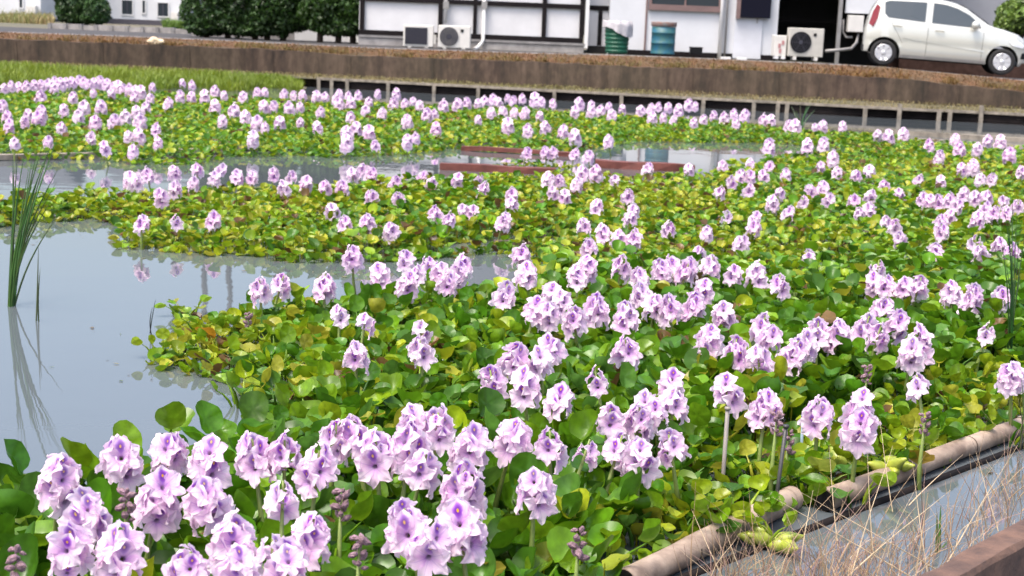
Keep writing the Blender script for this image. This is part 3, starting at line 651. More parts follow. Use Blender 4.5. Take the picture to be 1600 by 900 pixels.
# wheel arches cut out of the flank
cut = MB()
for wx in (0, 2.43):
    cut.lathe([(0.335*S, -0.12*S), (0.335*S, 0.20*S)], (wx*S, 0, 0.275*S), 32, 'y'); cut.lathe([(0.335*S, 1.27*S), (0.335*S, 1.60*S)], (wx*S, 0, 0.275*S), 32, 'y')
bm = bmesh.new(); cm = cut.mesh('arch', M['black']); 
tmp = bpy.data.objects.new('arch_cutter', cm); col.objects.link(tmp); tmp.parent = car
md = body.modifiers.new('arches', 'BOOLEAN'); md.operation = 'DIFFERENCE'; md.object = tmp; md.solver = 'EXACT'
bpy.context.view_layer.update()
dg = bpy.context.evaluated_depsgraph_get(); nm = bpy.data.meshes.new_from_object(body.evaluated_get(dg)); body.modifiers.clear()
body.data = nm; bpy.data.objects.remove(tmp)
def flank(name, poly, m, off_=0.008, parent=car, sub=3):
    pts = []
    for (a, b), (c, d) in zip(poly, poly[1:] + poly[:1]):
        for k in range(sub): pts.append((a + (c-a)*k/sub, b + (d-b)*k/sub))
    cxm = sum(p[0] for p in pts)/len(pts); czm = sum(p[1] for p in pts)/len(pts)
    ring2 = [(cxm + (p[0]-cxm)*0.5, czm + (p[1]-czm)*0.5) for p in pts]; n = len(pts)
    al = pts + ring2 + [(cxm, czm)]
    f = [(i, (i+1) % n, n+(i+1) % n, n+i) for i in range(n)] + [(n+i, n+(i+1) % n, 2*n) for i in range(n)]
    o = None
    mb = MB().add([(x*S, (YO - side(x, z) - off_)*S, z*S) for x, z in al], f)
    MB().add([(x*S, (YO + side(x, z) + off_)*S, z*S) for x, z in al], f).build(name, m, parent, local=True)
    return mb.build(name, m, parent, local=True)
flank('rear_side_window', [(0.02, 1.02), (-0.06, 1.10), (-0.08, 1.33), (0.02, 1.37), (0.78, 1.385), (0.78, 0.975)], M['carglass'])
flank('front_side_window', [(0.92, 0.968), (0.92, 1.385), (1.18, 1.365), (1.42, 1.30), (1.66, 1.19), (1.90, 1.01), (1.93, 0.93)], M['carglass'])
flank('crease', [(0.35, 0.62), (0.36, 0.645), (1.2, 0.545), (2.05, 0.47), (2.05, 0.445), (1.2, 0.52)], M['paint'], 0.012)
for x in (0.855, 1.99): flank('door_gap', [(x, 0.28), (x + 0.006, 0.28), (x + 0.006, 0.86), (x, 0.86)], M['black'], 0.004, sub=4)
flank('door_gap', [(0.36, 0.5), (0.366, 0.5), (0.1, 0.92), (0.094, 0.92)], M['black'], 0.004, sub=4)
flank('sill', [(0.34, 0.205), (2.08, 0.205), (2.08, 0.255), (0.34, 0.255)], M['pipeg'], 0.006, sub=8)
flank('tail_lamp', [(-0.37, 0.86), (-0.28, 0.80), (-0.20, 0.98), (-0.17, 1.22), (-0.24, 1.28), (-0.31, 1.12)], M['tail'], 0.012)
flank('head_lamp', [(2.52, 0.70), (2.60, 0.62), (2.82, 0.58), (2.86, 0.64), (2.66, 0.76)], M['lamp'], 0.012)
for x, z in ((0.13, 0.86), (1.0, 0.82)):
    MB().bar((x*S, (YO - side(x, z) - 0.03)*S, z*S), ((x+0.19)*S, (YO - side(x+0.19, z) - 0.03)*S, (z-0.006)*S), 0.02*S, 0.035*S).build('door_handle', M['paint'], car, bevel=0.006, local=True)
mr_ = MB().lathe([(0.02, -0.09), (0.075, -0.07), (0.09, 0.0), (0.075, 0.06), (0.02, 0.07)], (1.80*S, (YO-0.735-0.08)*S, 0.985*S), 14, 'y').build('mirror', M['paint'], car, smooth=True, local=True)
MB().bar((1.82*S, (YO-0.73)*S, 0.93*S), (1.80*S, (YO-0.735-0.06)*S, 0.945*S), 0.05, 0.04).build('mirror_arm', M['black'], mr_, local=True)
# windscreen and rear glass on the body's slopes
def slope_glass(name, x0, x1, dz):
    mb = MB(); vs = []
    for k in range(7):
        x = x0 + (x1-x0)*k/6; tp = lerp_tab(x, TOP) + dz
        for j in range(7): 
            w = side(x, tp - 0.05) * 0.86 * (1 - 2*j/6); vs.append((x*S, (YO - w)*S, (tp + 0.014 * (1 - (1-2*j/6)**2))*S))
    mb.add(vs, [(7*k+j, 7*k+7+j, 7*k+8+j, 7*k+j+1) for k in range(6) for j in range(6)]); mb.build(name, M['carglass'], car, smooth=True, local=True)
slope_glass('windscreen', 1.45, 2.12, 0.012); slope_glass('rear_window', -0.33, -0.16, 0.012)
flank('front_bumper_grille', [(2.80, 0.36), (2.93, 0.36), (2.93, 0.5), (2.82, 0.48)], M['black'], 0.008)
MB().box(-0.44*S, -0.36*S, (YO-0.45)*S, (YO+0.45)*S, 0.30*S, 0.42*S).build('rear_bumper', M['black'], car, bevel=0.02, local=True)
MB().box(0.3*S, 2.1*S, 0.18*S, 1.3*S, 0.17*S, 0.199*S).build('underbody', M['black'], car, local=True)
for side_, y0 in ((1, 0.035), (-1, 1.435)):
    for wx in (0, 2.43):
        c = Vector((wx*S, y0*S, 0.275*S)); sg = side_
        ww = MB().lathe([(0.17*S, 0.02*sg), (0.175*S, -0.0*sg), (0.25*S, -0.008*sg), (0.272*S, 0.015*sg), (0.276*S, 0.08*sg), (0.27*S, 0.14*sg), (0.2*S, 0.16*sg)], c, 32, 'y').build('wheel', M['tyre'], car, smooth=True, local=True)
        hb = MB().lathe([(0.178*S, -0.004*sg), (0.18*S, -0.012*sg), (0.16*S, -0.014*sg), (0.155*S, 0.006*sg)], c, 32, 'y').build('rim', M['hub'], ww, smooth=True, local=True)
        MB().lathe([(0.05*S, 0.0), (0.05*S, -0.02*sg), (0.03*S, -0.026*sg)], c, 16, 'y').build('centre_cap', M['hub'], ww, smooth=True, local=True)
        for k in range(7):
            q = 2*math.pi*k/7 + 0.3; u = Vector((math.cos(q), 0, math.sin(q))); v = Vector((-u.z, 0, u.x))
            sp = [c + u*0.04*S + v*0.028*S, c + u*0.04*S - v*0.028*S, c + u*0.165*S - v*0.05*S, c + u*0.165*S + v*0.05*S]
            MB().add([s_ + Vector((0, -0.015*sg, 0)) for s_ in sp] + [s_ + Vector((0, 0.0, 0)) for s_ in sp], [(0,1,2,3), (7,6,5,4), (0,4,5,1), (1,5,6,2), (2,6,7,3), (3,7,4,0)]).build('spoke', M['hub'], ww, local=True)
# ================================================================== SHRUBS AND GRASS OF THE FAR BANK
def crown_mesh(name, lobes, n, size, base_col, m, shift, seed):
    """leaf-sized quads spread mostly near the surface of a cluster of lobes (centre, radii)"""
    rg = np.random.default_rng(seed); L = len(lobes)
    vol = np.array([r[0]*r[1]*r[2] for c, r in lobes]) ** 0.67; pick = rg.choice(L, n, p=vol / vol.sum())
    C = np.array([c for c, r in lobes])[pick]; RR = np.array([r for c, r in lobes])[pick]
    d = rg.normal(size=(n, 3)); d /= np.linalg.norm(d, axis=1)[:, None]
    rad = 1 - np.abs(rg.normal(0, 0.16, n)); bump_ = 0.10 * np.sin(d[:,0]*9 + pick) * np.cos(d[:,2]*8 + pick*2)
    P = C + d * RR * (rad + bump_)[:, None]
    a = rg.normal(size=(n, 3)) + d * 0.6; a /= np.linalg.norm(a, axis=1)[:, None]
    b = np.cross(a, rg.normal(size=(n, 3))); b /= np.linalg.norm(b, axis=1)[:, None]; c = np.cross(a, b)
    s = size * rg.uniform(0.6, 1.35, n)[:, None]
    V = np.stack([P - b*s, P - c*s*0.55, P + b*s, P + c*s*0.55], 1).reshape(-1, 3) - np.array(shift)
    F = np.arange(4*n).reshape(n, 4)
    k = rg.uniform(0.55, 1.4, n)[:, None] * np.array(base_col) * (1 + 0.35 * np.array([1, 0.4, 0]) * rg.uniform(0, 1, n)[:, None])
    clump = (0.75 + 0.5 * vnoise(P[:, [0, 2]], 2.2, seed))[:, None]
    return np_mesh(name, V, F, m, np.repeat(k * clump, 4, 0), smooth=False)
def shrub(name, label, cat, Y, lobes_px, n, size, colr, trunks, group=None, zg=ROADZ, seed=1):
    """lobes_px: (px, py, rx_px, rz_px, ry metres, dy)"""
    lobes = []
    for px, py, rx, rz, ry, dy in lobes_px:
        c = W(px, py, Y + dy); s = (Y + dy) / FPX; lobes.append(((c.x, c.y, c.z), (rx * s, ry, rz * s)))
    bx = sum(l[0][0] for l in lobes) / len(lobes); t = thing(name, label, cat, (bx, Y, zg), group=group)
    obj('crown', crown_mesh('crown', lobes, n, size, colr, M['shrub'], (bx, Y, zg), seed), t)
    for px, lean in trunks:
        p = W(px, 60, Y); c = min(lobes, key=lambda l: abs(l[0][0] - p.x))[0]
        pts = [(p.x, Y, zg - 0.1), (p.x + lean*0.4, Y, zg + 0.5), (p.x + lean, Y + 0.1, zg + 1.0), (p.x + lean*1.3, Y + 0.1, zg + 1.7)]
        MB().tube(pts, [0.085, 0.07, 0.055, 0.03], 8).build('trunk', M['bark'], t, smooth=True)
        for q in (-1, 1): MB().tube([(p.x + lean*0.7, Y, zg + 0.75), (p.x + lean + q*0.35, Y + 0.1*q, zg + 1.3)], [0.04, 0.02], 6).build('limb', M['bark'], t, smooth=True)
    return t
shrub('hedge_shrub', 'large clipped dark green hedge bush left of the timber framed house', 'hedge', 38.5,
      [(320, 5, 38, 50, 0.9, 0), (372, -5, 48, 60, 1.0, 0.1), (430, 0, 46, 56, 1.0, 0), (345, 30, 50, 22, 0.8, -0.1), (420, 34, 52, 20, 0.8, -0.1), (380, -60, 70, 45, 1.0, 0), (450, 20, 30, 28, 0.8, 0.2), (390, 44, 60, 12, 0.7, -0.2), (325, 40, 36, 15, 0.7, -0.1), (465, 25, 24, 24, 0.7, 0.3)],
      34000, 0.055, (0.022, 0.060, 0.010), [(322, 0.1), (356, 0.0), (398, 0.1), (418, -0.1), (442, 0.05)], 'bushes by the road', seed=3)
shrub('hedge_shrub', 'rounded green hedge bush with bare trunks beside the louvred outdoor unit', 'hedge', 38.0,
      [(508, 5, 34, 46, 0.9, 0), (548, 0, 40, 52, 0.9, 0), (574, -5, 22, 46, 0.7, -0.2), (540, 38, 48, 15, 0.7, -0.1), (520, -55, 60, 40, 0.9, 0), (488, 20, 24, 26, 0.7, 0.2), (530, 46, 40, 10, 0.7, -0.1)],
      25000, 0.055, (0.026, 0.070, 0.010), [(500, 0.0), (528, 0.1), (552, -0.05), (568, 0.1), (579, 0.0)], 'bushes by the road', seed=4)
shrub('far_shrub', 'small dark clipped shrub between the two far white houses', 'shrub', 66, [(106, 12, 16, 20, 1.0, 0), (128, 10, 18, 22, 1.0, 0), (122, 26, 30, 12, 1.0, 0), (100, -8, 14, 18, 1, 0)], 7000, 0.085, (0.03, 0.075, 0.02), [(115, 0.1)], zg=1.0, seed=5)
shrub('far_shrub', 'rounder dark shrub just left of the two windowed far house', 'shrub', 65, [(152, 14, 17, 20, 1.0, 0), (156, 24, 14, 12, 0.9, 0), (148, 28, 20, 9, 0.9, 0)], 5000, 0.085, (0.03, 0.08, 0.02), [(152, 0.1)], zg=1.0, seed=6)
shrub('garden_bush', 'bright green bush behind the bonnet of the silver car', 'bush', 36, [(1585, 28, 26, 26, 0.7, 0), (1606, 10, 24, 30, 0.7, 0), (1572, 40, 16, 12, 0.5, -0.1), (1630, 20, 30, 40, 0.8, 0)], 9000, 0.06, (0.09, 0.16, 0.03), [(1590, 0.1), (1612, 0.0)], seed=8)
def weeds(name, label, quads, n, h, w, cols_, m, seed, zfun, lean=0.5, kind='stuff'):
    """curved grass blades scattered over pixel/plane patches given as world quads"""
    rg = np.random.default_rng(seed); P = []
    for (A, B, C_, D), k in quads:
        u = rg.uniform(size=(k, 1)); v = rg.uniform(size=(k, 1)); A, B, C_, D = (np.array(q) for q in (A, B, C_, D))
        P.append((A*(1-u) + B*u)*(1-v) + (D*(1-u) + C_*u)*v)
    P = np.concatenate(P); n = len(P)
    az = rg.uniform(0, 2*np.pi, n); hh = h * rg.uniform(0.45, 1.3, n) * (0.6 + 0.8*vnoise(P[:, :2], 1.1, seed)); ln = rg.uniform(0.1, lean, n) * hh
    dx, dy = np.cos(az), np.sin(az); sx, sy = -dy * w, dx * w
    V = []
    for f, ws in ((0, 1), (0.5, 0.8), (1, 0.12)):
        c = P + np.column_stack([dx*ln*f*f, dy*ln*f*f, hh*f*(1-0.15*f)])
        V += [c - np.column_stack([sx*ws, sy*ws, 0*sx]), c + np.column_stack([sx*ws, sy*ws, 0*sx])]
    V = np.stack(V, 1).reshape(-1, 3); k = np.arange(n)[:, None]*6
    F = np.concatenate([k + np.array([[0, 1, 3, 2]]), k + np.array([[2, 3, 5, 4]])])
    c0, c1 = np.array(cols_[0]), np.array(cols_[1]); t = (0.5*rg.uniform(0, 1, n) + 0.5*vnoise(P[:, :2], 0.8, seed+1))[:, None]
    cc = (c0*(1-t) + c1*t) * rg.uniform(0.75, 1.25, n)[:, None]
    o = obj(name, np_mesh(name, V, F, m, np.repeat(cc, 6, 0), smooth=False)); return tag(o, label, 'grass', kind=kind)
# bright grass on the low bank at left: a mound plus blades
mb = MB(); vs = []; NX = 40
for i in range(NX + 1):
    px = -250 + (492 + 250) * i / NX; f = path_at(px); g = G(px, 139 - 3 * math.sin(i*0.9) + (px - 250) * 0.012, 0.0)
    e = min(1.0, (492 - px) / 60.0)
    for k in range(6):
        t = k / 5; p = g.lerp(Vector((f.x, f.y - 0.08, 0)), t); vs.append((p.x, p.y, -0.03 + (0.16 * math.sin(min(t*1.7, 1.57)) + 0.02 * random.random()) * e))
mb.add(vs, [(6*i+k, 6*i+6+k, 6*i+7+k, 6*i+k+1) for i in range(NX) for k in range(5)]); gb_ = mb.build('grass_bank', M['earth']); tag(gb_, kind='structure')
def wp(i, k): return vs[6*i+k]
quads = [((wp(i, k), wp(i+1, k), wp(i+1, k+1), wp(i, k+1)), 110) for i in range(9, NX-1) for k in range(5)]
weeds('grass', 'bright green grass on the low bank at far left', quads, 0, 0.20, 0.011, ((0.10, 0.17, 0.015), (0.20, 0.26, 0.02)), M['grass'], 11, None)
q2 = []
for i in range(1, len(bank) - 2):
    a, b = bank[i], bank[i+1]; q2.append(((a['wall'], b['wall'], b['road'], a['road']), 1500))
weeds('dead_grass', 'short rusty dead grass along the verge above the wall', q2, 0, 0.032, 0.010, ((0.16, 0.062, 0.02), (0.12, 0.09, 0.035)), M['dry'], 12, None, lean=1.6)
q4 = []
for i in range(1, len(bank) - 2):
    a, b = bank[i], bank[i+1]
    for k in range(16):
        t0 = random.random(); p = a['wall'].lerp(b['wall'], t0); q = a['road'].lerp(b['road'], t0); w_ = random.uniform(0.12, 0.5); e = (b['wall'] - a['wall']).normalized() * w_; m_ = p.lerp(q, random.uniform(0.1, 0.7))
        q4.append(((p, p + e, m_ + e, m_), 34))
weeds('verge_tufts', 'scattered taller dry and green tufts along the top of the wall', q4, 0, 0.085, 0.008, ((0.20, 0.085, 0.025), (0.14, 0.13, 0.035)), M['dry'], 17, None, lean=1.3)
q3 = []
for i in range(1, len(bank) - 2):
    a, b = bank[i], bank[i+1]; q3.append(((a['plank'] + Vector((0, 0.05, 0)), b['plank'] + Vector((0, 0.05, 0)), b['foot'], a['foot']), 900))
weeds('ledge_grass', 'thin yellow green grass on the ledge under the wall', q3, 0, 0.06, 0.008, ((0.17, 0.17, 0.05), (0.28, 0.22, 0.12)), M['grass'], 13, None, lean=1.2)
A_, B_, C_, D_ = W(-60, 50, 60), W(85, 52, 60), W(85, 36, 72), W(-60, 33, 72)
for p in (A_, B_, C_, D_): p.z = 0.95
weeds('far_weeds', 'mixed green and brown weeds before the far houses', [((A_, B_, C_, D_), 2500)], 0, 0.45, 0.03, ((0.10, 0.16, 0.03), (0.34, 0.25, 0.12)), M['grass'], 14, None)
A_, B_, C_, D_ = W(255, 56, 61), W(300, 58, 61), W(300, 50, 61.8), W(255, 50, 61.8)
for p in (A_, B_, C_, D_): p.z = 0.95
weeds('far_weeds', 'green weeds at the right end of the block wall', [((A_, B_, C_, D_), 700)], 0, 0.5, 0.03, ((0.09, 0.18, 0.03), (0.14, 0.22, 0.04)), M['grass'], 15, None)

# ================================================================== WATER HYACINTH
def leaf_template(h, lean, bw, bl, tilt, segs, rings, pet_n, swell=1.0, cup=0.18, seed=0):
    """one leaf: petiole rising from the origin and leaning along +x, round cupped blade on top"""
    rg = random.Random(seed); V = []; F = []
    top = Vector((lean, 0, h)); pts = [Vector((0,0,0)), Vector((lean*0.18, 0, h*0.4)), Vector((lean*0.55, 0, h*0.78)), top]
    rad = [0.006, 0.0095*swell, 0.0065, 0.0035]
    if pet_n:
        for p, r in zip(pts, rad):
            for k in range(pet_n):
                a = 2*math.pi*k/pet_n; V.append((p.x + r*math.cos(a), p.y + r*math.sin(a), p.z))
        F += [(i*pet_n+k, i*pet_n+(k+1) % pet_n, (i+1)*pet_n+(k+1) % pet_n, (i+1)*pet_n+k) for i in range(3) for k in range(pet_n)]
    d = Vector((math.sin(tilt), 0, math.cos(tilt))); s = Vector((0, 1, 0)); nrm = d.cross(s)      # blade axis, width, back
    nrm = -nrm if nrm.z < 0 else nrm
    k0 = len(V); c = top + d * bl * 0.42; tw = rg.uniform(-0.6, 0.6)
    V.append(tuple(c - nrm * bl * cup * 0.21))
    for r in range(1, rings + 1):
        q = r / rings
        for k in range(segs):
            a = 2*math.pi*k/segs; rr = 1 + 0.06*math.cos(2*a) - 0.10*max(0, math.cos(a))**6 * 0 + 0.05*math.sin(3*a + seed)
            if abs(a - math.pi) < 0.5: rr *= 0.86
            x = math.cos(a)*bl*0.5*rr*q; y = math.sin(a)*bw*0.5*rr*q
            z = cup * (y*y*3.2/bw + 0.6*x*x/bl) - bl*cup*0.35*(1-q*q) * 0.6 + tw*y*x/bl - 0.10*max(0, x)**2/bl*2.0 + 0.004*math.sin(5*a+seed)*q
            V.append(tuple(c + d*x + s*y + nrm*z))
    F3 = [(k0, k0+1+k, k0+1+(k+1) % segs) for k in range(segs)]
    for r in range(rings-1):
        for k in range(segs):
            a, b = k0+1+r*segs+k, k0+1+r*segs+(k+1) % segs; F.append((a, a+segs, b+segs, b))
    return V, F, F3
def mesh_from(name, V, F, m, smooth=True):
    me = bpy.data.meshes.new(name); me.from_pydata(V, [], F); me.materials.append(m)
    me.polygons.foreach_set('use_smooth', [smooth]*len(me.polygons)); return me
LEAFM = []                           # near leaf meshes, unit height 0.2
for i in range(14):
    rg = random.Random(i)
    V, F, F3 = leaf_template(rg.uniform(0.12, 0.20), rg.uniform(0.02, 0.11), rg.uniform(0.085, 0.115), rg.uniform(0.085, 0.115), R(rg.choice([12, 25, 40, 55, 70, 82])), 16, 4, 6, 1.0, rg.uniform(0.15, 0.75), i)
    LEAFM.append(mesh_from('leaf', V, F + F3, M['leaf']))
GREENS = [(0.055, 0.165, 0.006), (0.080, 0.200, 0.007), (0.045, 0.130, 0.008), (0.105, 0.225, 0.008), (0.075, 0.18, 0.025), (0.130, 0.245, 0.008)]
YELLOWS = [(0.20, 0.28, 0.009), (0.16, 0.26, 0.008), (0.25, 0.30, 0.013), (0.125, 0.23, 0.009), (0.29, 0.30, 0.025)]

# mats as outlines: pixel, and the level at which the outline is seen there
M1 = [(-250,1050,0),(-250,800,.12),(0,775,.12),(40,745,.2),(160,715,.2),(240,680,.2),(330,675,.18),(395,645,.18),(412,622,0),(405,612,0),(330,598,0),(290,590,0),(222,575,0),(213,560,.03),
      (240,520,.05),(275,492,.07),(300,483,.07),(350,486,.08),(385,488,.08),(400,470,.1),(480,465,.1),(560,460,.12),(700,452,.12),(780,446,.12),(826,432,.1),(820,415,.05),(800,402,0),
      (770,400,0),(690,400,0),(640,406,0),(560,413,0),(520,414,0),(470,413,0),(400,403,0),(350,398,0),(330,401,0),(250,389,0),(190,385,0),(175,370,.02),(200,352,.03),(150,348,0),(90,347,0),(0,354,0),(-250,357,0),
      (-250,325,.03),(0,325,.03),(40,315,.04),(90,303,.05),(130,298,.06),(200,303,.06),(240,292,.08),(340,293,.08),(480,293,.08),(560,288,.08),(640,284,.08),(690,281,.07),(880,274,.05),(1000,277,.05),(1090,274,.05),(1150,260,.05),(1220,247,.05),(1300,240,.03),(1360,236,.03),
      (1400,216,.08),(1500,224,.08),(1600,232,.08),(1850,248,.08),(1850,585,0),(1590,668,.03),(1400,730,.03),(1265,770,.03),(1230,785,.03),(1120,842,.03),(1000,898,0),(920,1050,0)]
E1 = [(-250,254,0),(0,248,0),(150,250,0),(260,258,0),(340,246,0),(480,246,0),(650,243,0),(670,234,0),(900,238,0),(940,228,0),(1000,222,0),(1180,224,0),(1280,228,0),(1365,238,0),
      (1410,212,.08),(1240,201,.1),(1180,194,.1),(1040,182,.1),(800,168,.1),(500,157,.1),(250,144,.1),(0,143,.1),(-250,140,.1)]
F1 = [(745,263,0),(890,266,0),(905,257,.05),(830,252,.05),(750,254,.05)]
I1 = [(170,541,0),(228,546,0),(224,527,.05),(174,524,.05)]
I2 = [(272,493,0),(320,500,0),(318,478,.04),(275,474,.04)]
POLYS = [[(lambda g: (g.x, g.y))(G(*v)) for v in P] for P in (M1, E1, F1, I1, I2)]
GAP = [[(lambda g: (g.x, g.y))(G(*v)) for v in P] for P in ([(1085,408,0),(1240,402,0),(1330,412,0),(1290,421,0),(1120,424,0)], [(690,379,0),(760,372,0),(860,374,0),(885,388,0),(800,394,0),(700,396,0)], [(1180,300,0),(1210,298,0),(1212,304,0),(1182,305,0)])]
def in_mat(P):
    wob = np.column_stack([vnoise(P, 2.2, 3) - 0.5, vnoise(P, 2.2, 4) - 0.5]) * np.clip(P[:, 1:2] * 0.035, 0.08, 0.5)
    Q = P + wob; r = np.zeros(len(P), bool)
    for p in POLYS: r |= inpoly(Q, p)
    for p in GAP: r &= ~inpoly(Q, p)
    return r
def zone(P):
    """leaf height and yellowness over the water"""
    q = projn(P); x, y = q[:, 0], q[:, 1]
    h = np.full(len(P), 0.085); ye = np.full(len(P), 0.62)
    far = y < 262; h[far] = 0.10; ye[far] = 0.40
    n1 = vnoise(P, 0.55, 1); n2 = vnoise(P, 1.6, 2)
    midr = (y >= 262) & (y < 430); h[midr] = 0.055 + 0.09 * n1[midr]; ye[midr] = 0.95 - 0.62 * n1[midr]
    rr = midr & (x > 1050); ye[rr] = 0.95 - 0.75 * n1[rr]
    b = (y >= 430); t = np.clip((x - 330) / 260, 0, 1); h[b] = 0.07 + 0.12 * t[b] * (0.55 + 0.6*n1[b]); ye[b] = 0.72 - 0.60 * t[b] + 0.25*(n2[b] - 0.5)
    a = (y > 660) & (x < 1100 - (y - 660) * 0.4); h[a] = 0.15 + 0.08 * n1[a]; ye[a] = 0.02 + 0.10*n2[a]
    # low yellowing fringe along the pipe and behind the front flowers
    pl = 770 - (x - 1250) * 0.32; fr = (y > pl - 95) & (x > 950) & (y < pl + 60); h[fr] = np.minimum(h[fr], 0.09); ye[fr] = 0.40 + 0.3*n2[fr]
    fr = (y > 690) & (y < 745) & (x > 560) & (x < 960); h[fr] = 0.10; ye[fr] = 0.42
    return h, np.clip(ye + 0.24*(n2 - 0.5), 0, 1)
# far and middle leaves: one uncountable mass per mat
def scatter(d0, d1, sp):
    ys = np.arange(d0, d1, sp); out = []
    for y in ys:
        w = y * 0.41 + 0.4; xs_ = np.arange(-w, w, sp); out.append(np.column_stack([xs_, np.full(len(xs_), y)]))
    P = np.concatenate(out); P += rng.uniform(-0.55, 0.55, P.shape) * sp; return P[in_mat(P)]
def leaf_mass(name, label, P, segs, rings, pet, hscale=1.0, size=1.0, low=0.0):
    n = len(P); h, ye = zone(P); K = 12
    tm = []
    for i in range(K):
        rg = random.Random(100 + i); tl = R(rg.choice([20, 35, 48, 58, 66, 74, 82, 90]))
        V, F, F3 = leaf_template(rg.uniform(0.7, 1.1), 0.35, rg.uniform(0.080, 0.10), rg.uniform(0.085, 0.105), tl, segs, rings, 0, 1, rg.uniform(0.12, 0.7), i)
        # blade only, recentred so its foot is at the origin
        Vn = np.array(V) - np.array([0.35, 0, 0]); Vn[:, 2] -= (Vn[:, 2].min())
        F3n = np.array(F3 + [(a, b, c) for a, b, c, d in F] + [(a, c, d) for a, b, c, d in F]); tm.append((Vn, F3n))
    edge = np.where(in_mat(P - np.array([0.0, 0.16])) & in_mat(P - np.array([0.10, 0.07])), 1.0, rng.uniform(0.0, 0.55, n))
    ti = rng.integers(0, K, n); Vs = []; Fs = []; Cs = []; base = 0
    g = np.array(GREENS)[rng.integers(0, len(GREENS), n)]; yl = np.array(YELLOWS)[rng.integers(0, len(YELLOWS), n)]
    pick = (rng.uniform(size=n) < ye)[:, None]; colr = np.where(pick, yl, g) * rng.uniform(0.72, 1.25, n)[:, None]
    brown = rng.uniform(size=n) < (0.035 + 0.05*(h < 0.09)); colr[brown] = np.array([0.11, 0.065, 0.022]) * rng.uniform(0.5, 1.5, brown.sum())[:, None]
    for k in range(K):
        idx = np.where(ti == k)[0]
        if not len(idx): continue
        Vn, F3n = tm[k]; m_ = len(idx); a = rng.uniform(0, 2*np.pi, m_); s = size * rng.uniform(0.62, 1.2, m_) * (0.62 + 2.6*np.clip(h[idx], 0.05, 0.2))
        ca, sa = np.cos(a)*s, np.sin(a)*s
        x = Vn[None, :, 0]*ca[:, None] - Vn[None, :, 1]*sa[:, None] + P[idx, 0][:, None]
        y = Vn[None, :, 0]*sa[:, None] + Vn[None, :, 1]*ca[:, None] + P[idx, 1][:, None]
        zf = h[idx] * hscale * rng.uniform(low, 1.0, m_) * edge[idx]; z = Vn[None, :, 2]*s[:, None] + zf[:, None] - 0.004
        V = np.stack([x, y, z], 2).reshape(-1, 3); nv = len(Vn)
        F = (np.arange(m_)*nv)[:, None, None] + F3n[None]; Vs.append(V); Fs.append(F.reshape(-1, 3) + base); base += len(V)
        Cs.append(np.repeat(colr[idx], nv, 0))
        if pet:                      # petioles: a thin three sided spike under each raised leaf
            Pv = P[idx]; zt = zf + 0.012; r_ = 0.0045; vv = []
            for q in range(3):
                an = q*2.094; vv.append(np.column_stack([Pv[:, 0] + r_*math.cos(an), Pv[:, 1] + r_*math.sin(an), np.full(m_, -0.02)]))
            for q in range(3):
                an = q*2.094; vv.append(np.column_stack([Pv[:, 0] + 0.4*r_*math.cos(an), Pv[:, 1] + 0.4*r_*math.sin(an), zt]))
            V = np.stack(vv, 1).reshape(-1, 3); tf = np.array([(0,1,4),(0,4,3),(1,2,5),(1,5,4),(2,0,3),(2,3,5)])
            Fs.append(((np.arange(m_)*6)[:, None, None] + tf[None]).reshape(-1, 3) + base); Vs.append(V); base += len(V); Cs.append(np.repeat(colr[idx]*np.array([1.3, 1.15, 0.9]), 6, 0))
    o = obj(name, np_mesh(name, np.concatenate(Vs), np.concatenate(Fs), M['leafmat'], np.concatenate(Cs)))
    return tag(o, label, 'leaf mat', kind='stuff')
leaf_mass('leaf_mat', 'crowded green and yellow hyacinth leaves across the middle pond', scatter(7.2, 13.5, 0.051), 9, 2, True, size=0.86, low=0.1)
leaf_mass('leaf_mat', 'distant carpet of hyacinth leaves on the far half of the pond', scatter(13.5, 31, 0.064), 7, 1, False, size=0.95, low=0.0)
leaf_mass('leaf_mat', 'low undergrowth of hyacinth leaves between the nearest plants', scatter(2.4, 7.2, 0.050), 16, 3, True, size=0.9, low=0.05, hscale=0.8)
# small floating bits near the mat edges: scraps of leaf and stem
P = np.column_stack([rng.uniform(-1, 1, 9000), np.sqrt(rng.uniform(0, 1, 9000)) * 22 + 3.2]); P[:, 0] *= P[:, 1] * 0.36
nearm = np.zeros(len(P), bool)
for dx, dy in ((0.25, 0), (-0.25, 0), (0, 0.3), (0, -0.3), (0.5, 0.1), (0.1, -0.6), (0, 0.6)): nearm |= in_mat(P + np.array([dx, dy]))
P = P[~in_mat(P) & (nearm | (rng.uniform(size=len(P)) < 0.03))][:420]
n = len(P); a = rng.uniform(0, 6.28, n); L = rng.uniform(0.006, 0.024, n); wv = L * rng.uniform(0.15, 0.7, n); ca, sa = np.cos(a), np.sin(a); V = []
for f, g_ in ((-1, 0), (0, -1), (1, 0), (0, 1)): V.append(np.column_stack([P[:, 0] + f*L*ca - g_*wv*sa, P[:, 1] + f*L*sa + g_*wv*ca, np.full(n, 0.003) + 0.002*rng.uniform(size=n)]))
cc = np.array([(0.10, 0.13, 0.03), (0.16, 0.11, 0.05), (0.22, 0.20, 0.10), (0.08, 0.06, 0.04)])[rng.integers(0, 4, n)]
o = obj('floating_scraps', np_mesh('floating_scraps', np.stack(V, 1).reshape(-1, 3), np.arange(4*n).reshape(n, 4), M['leafmat'], np.repeat(cc, 4, 0), smooth=False)); tag(o, 'small scraps of leaf floating along the mat edges', 'plant scraps', kind='stuff')
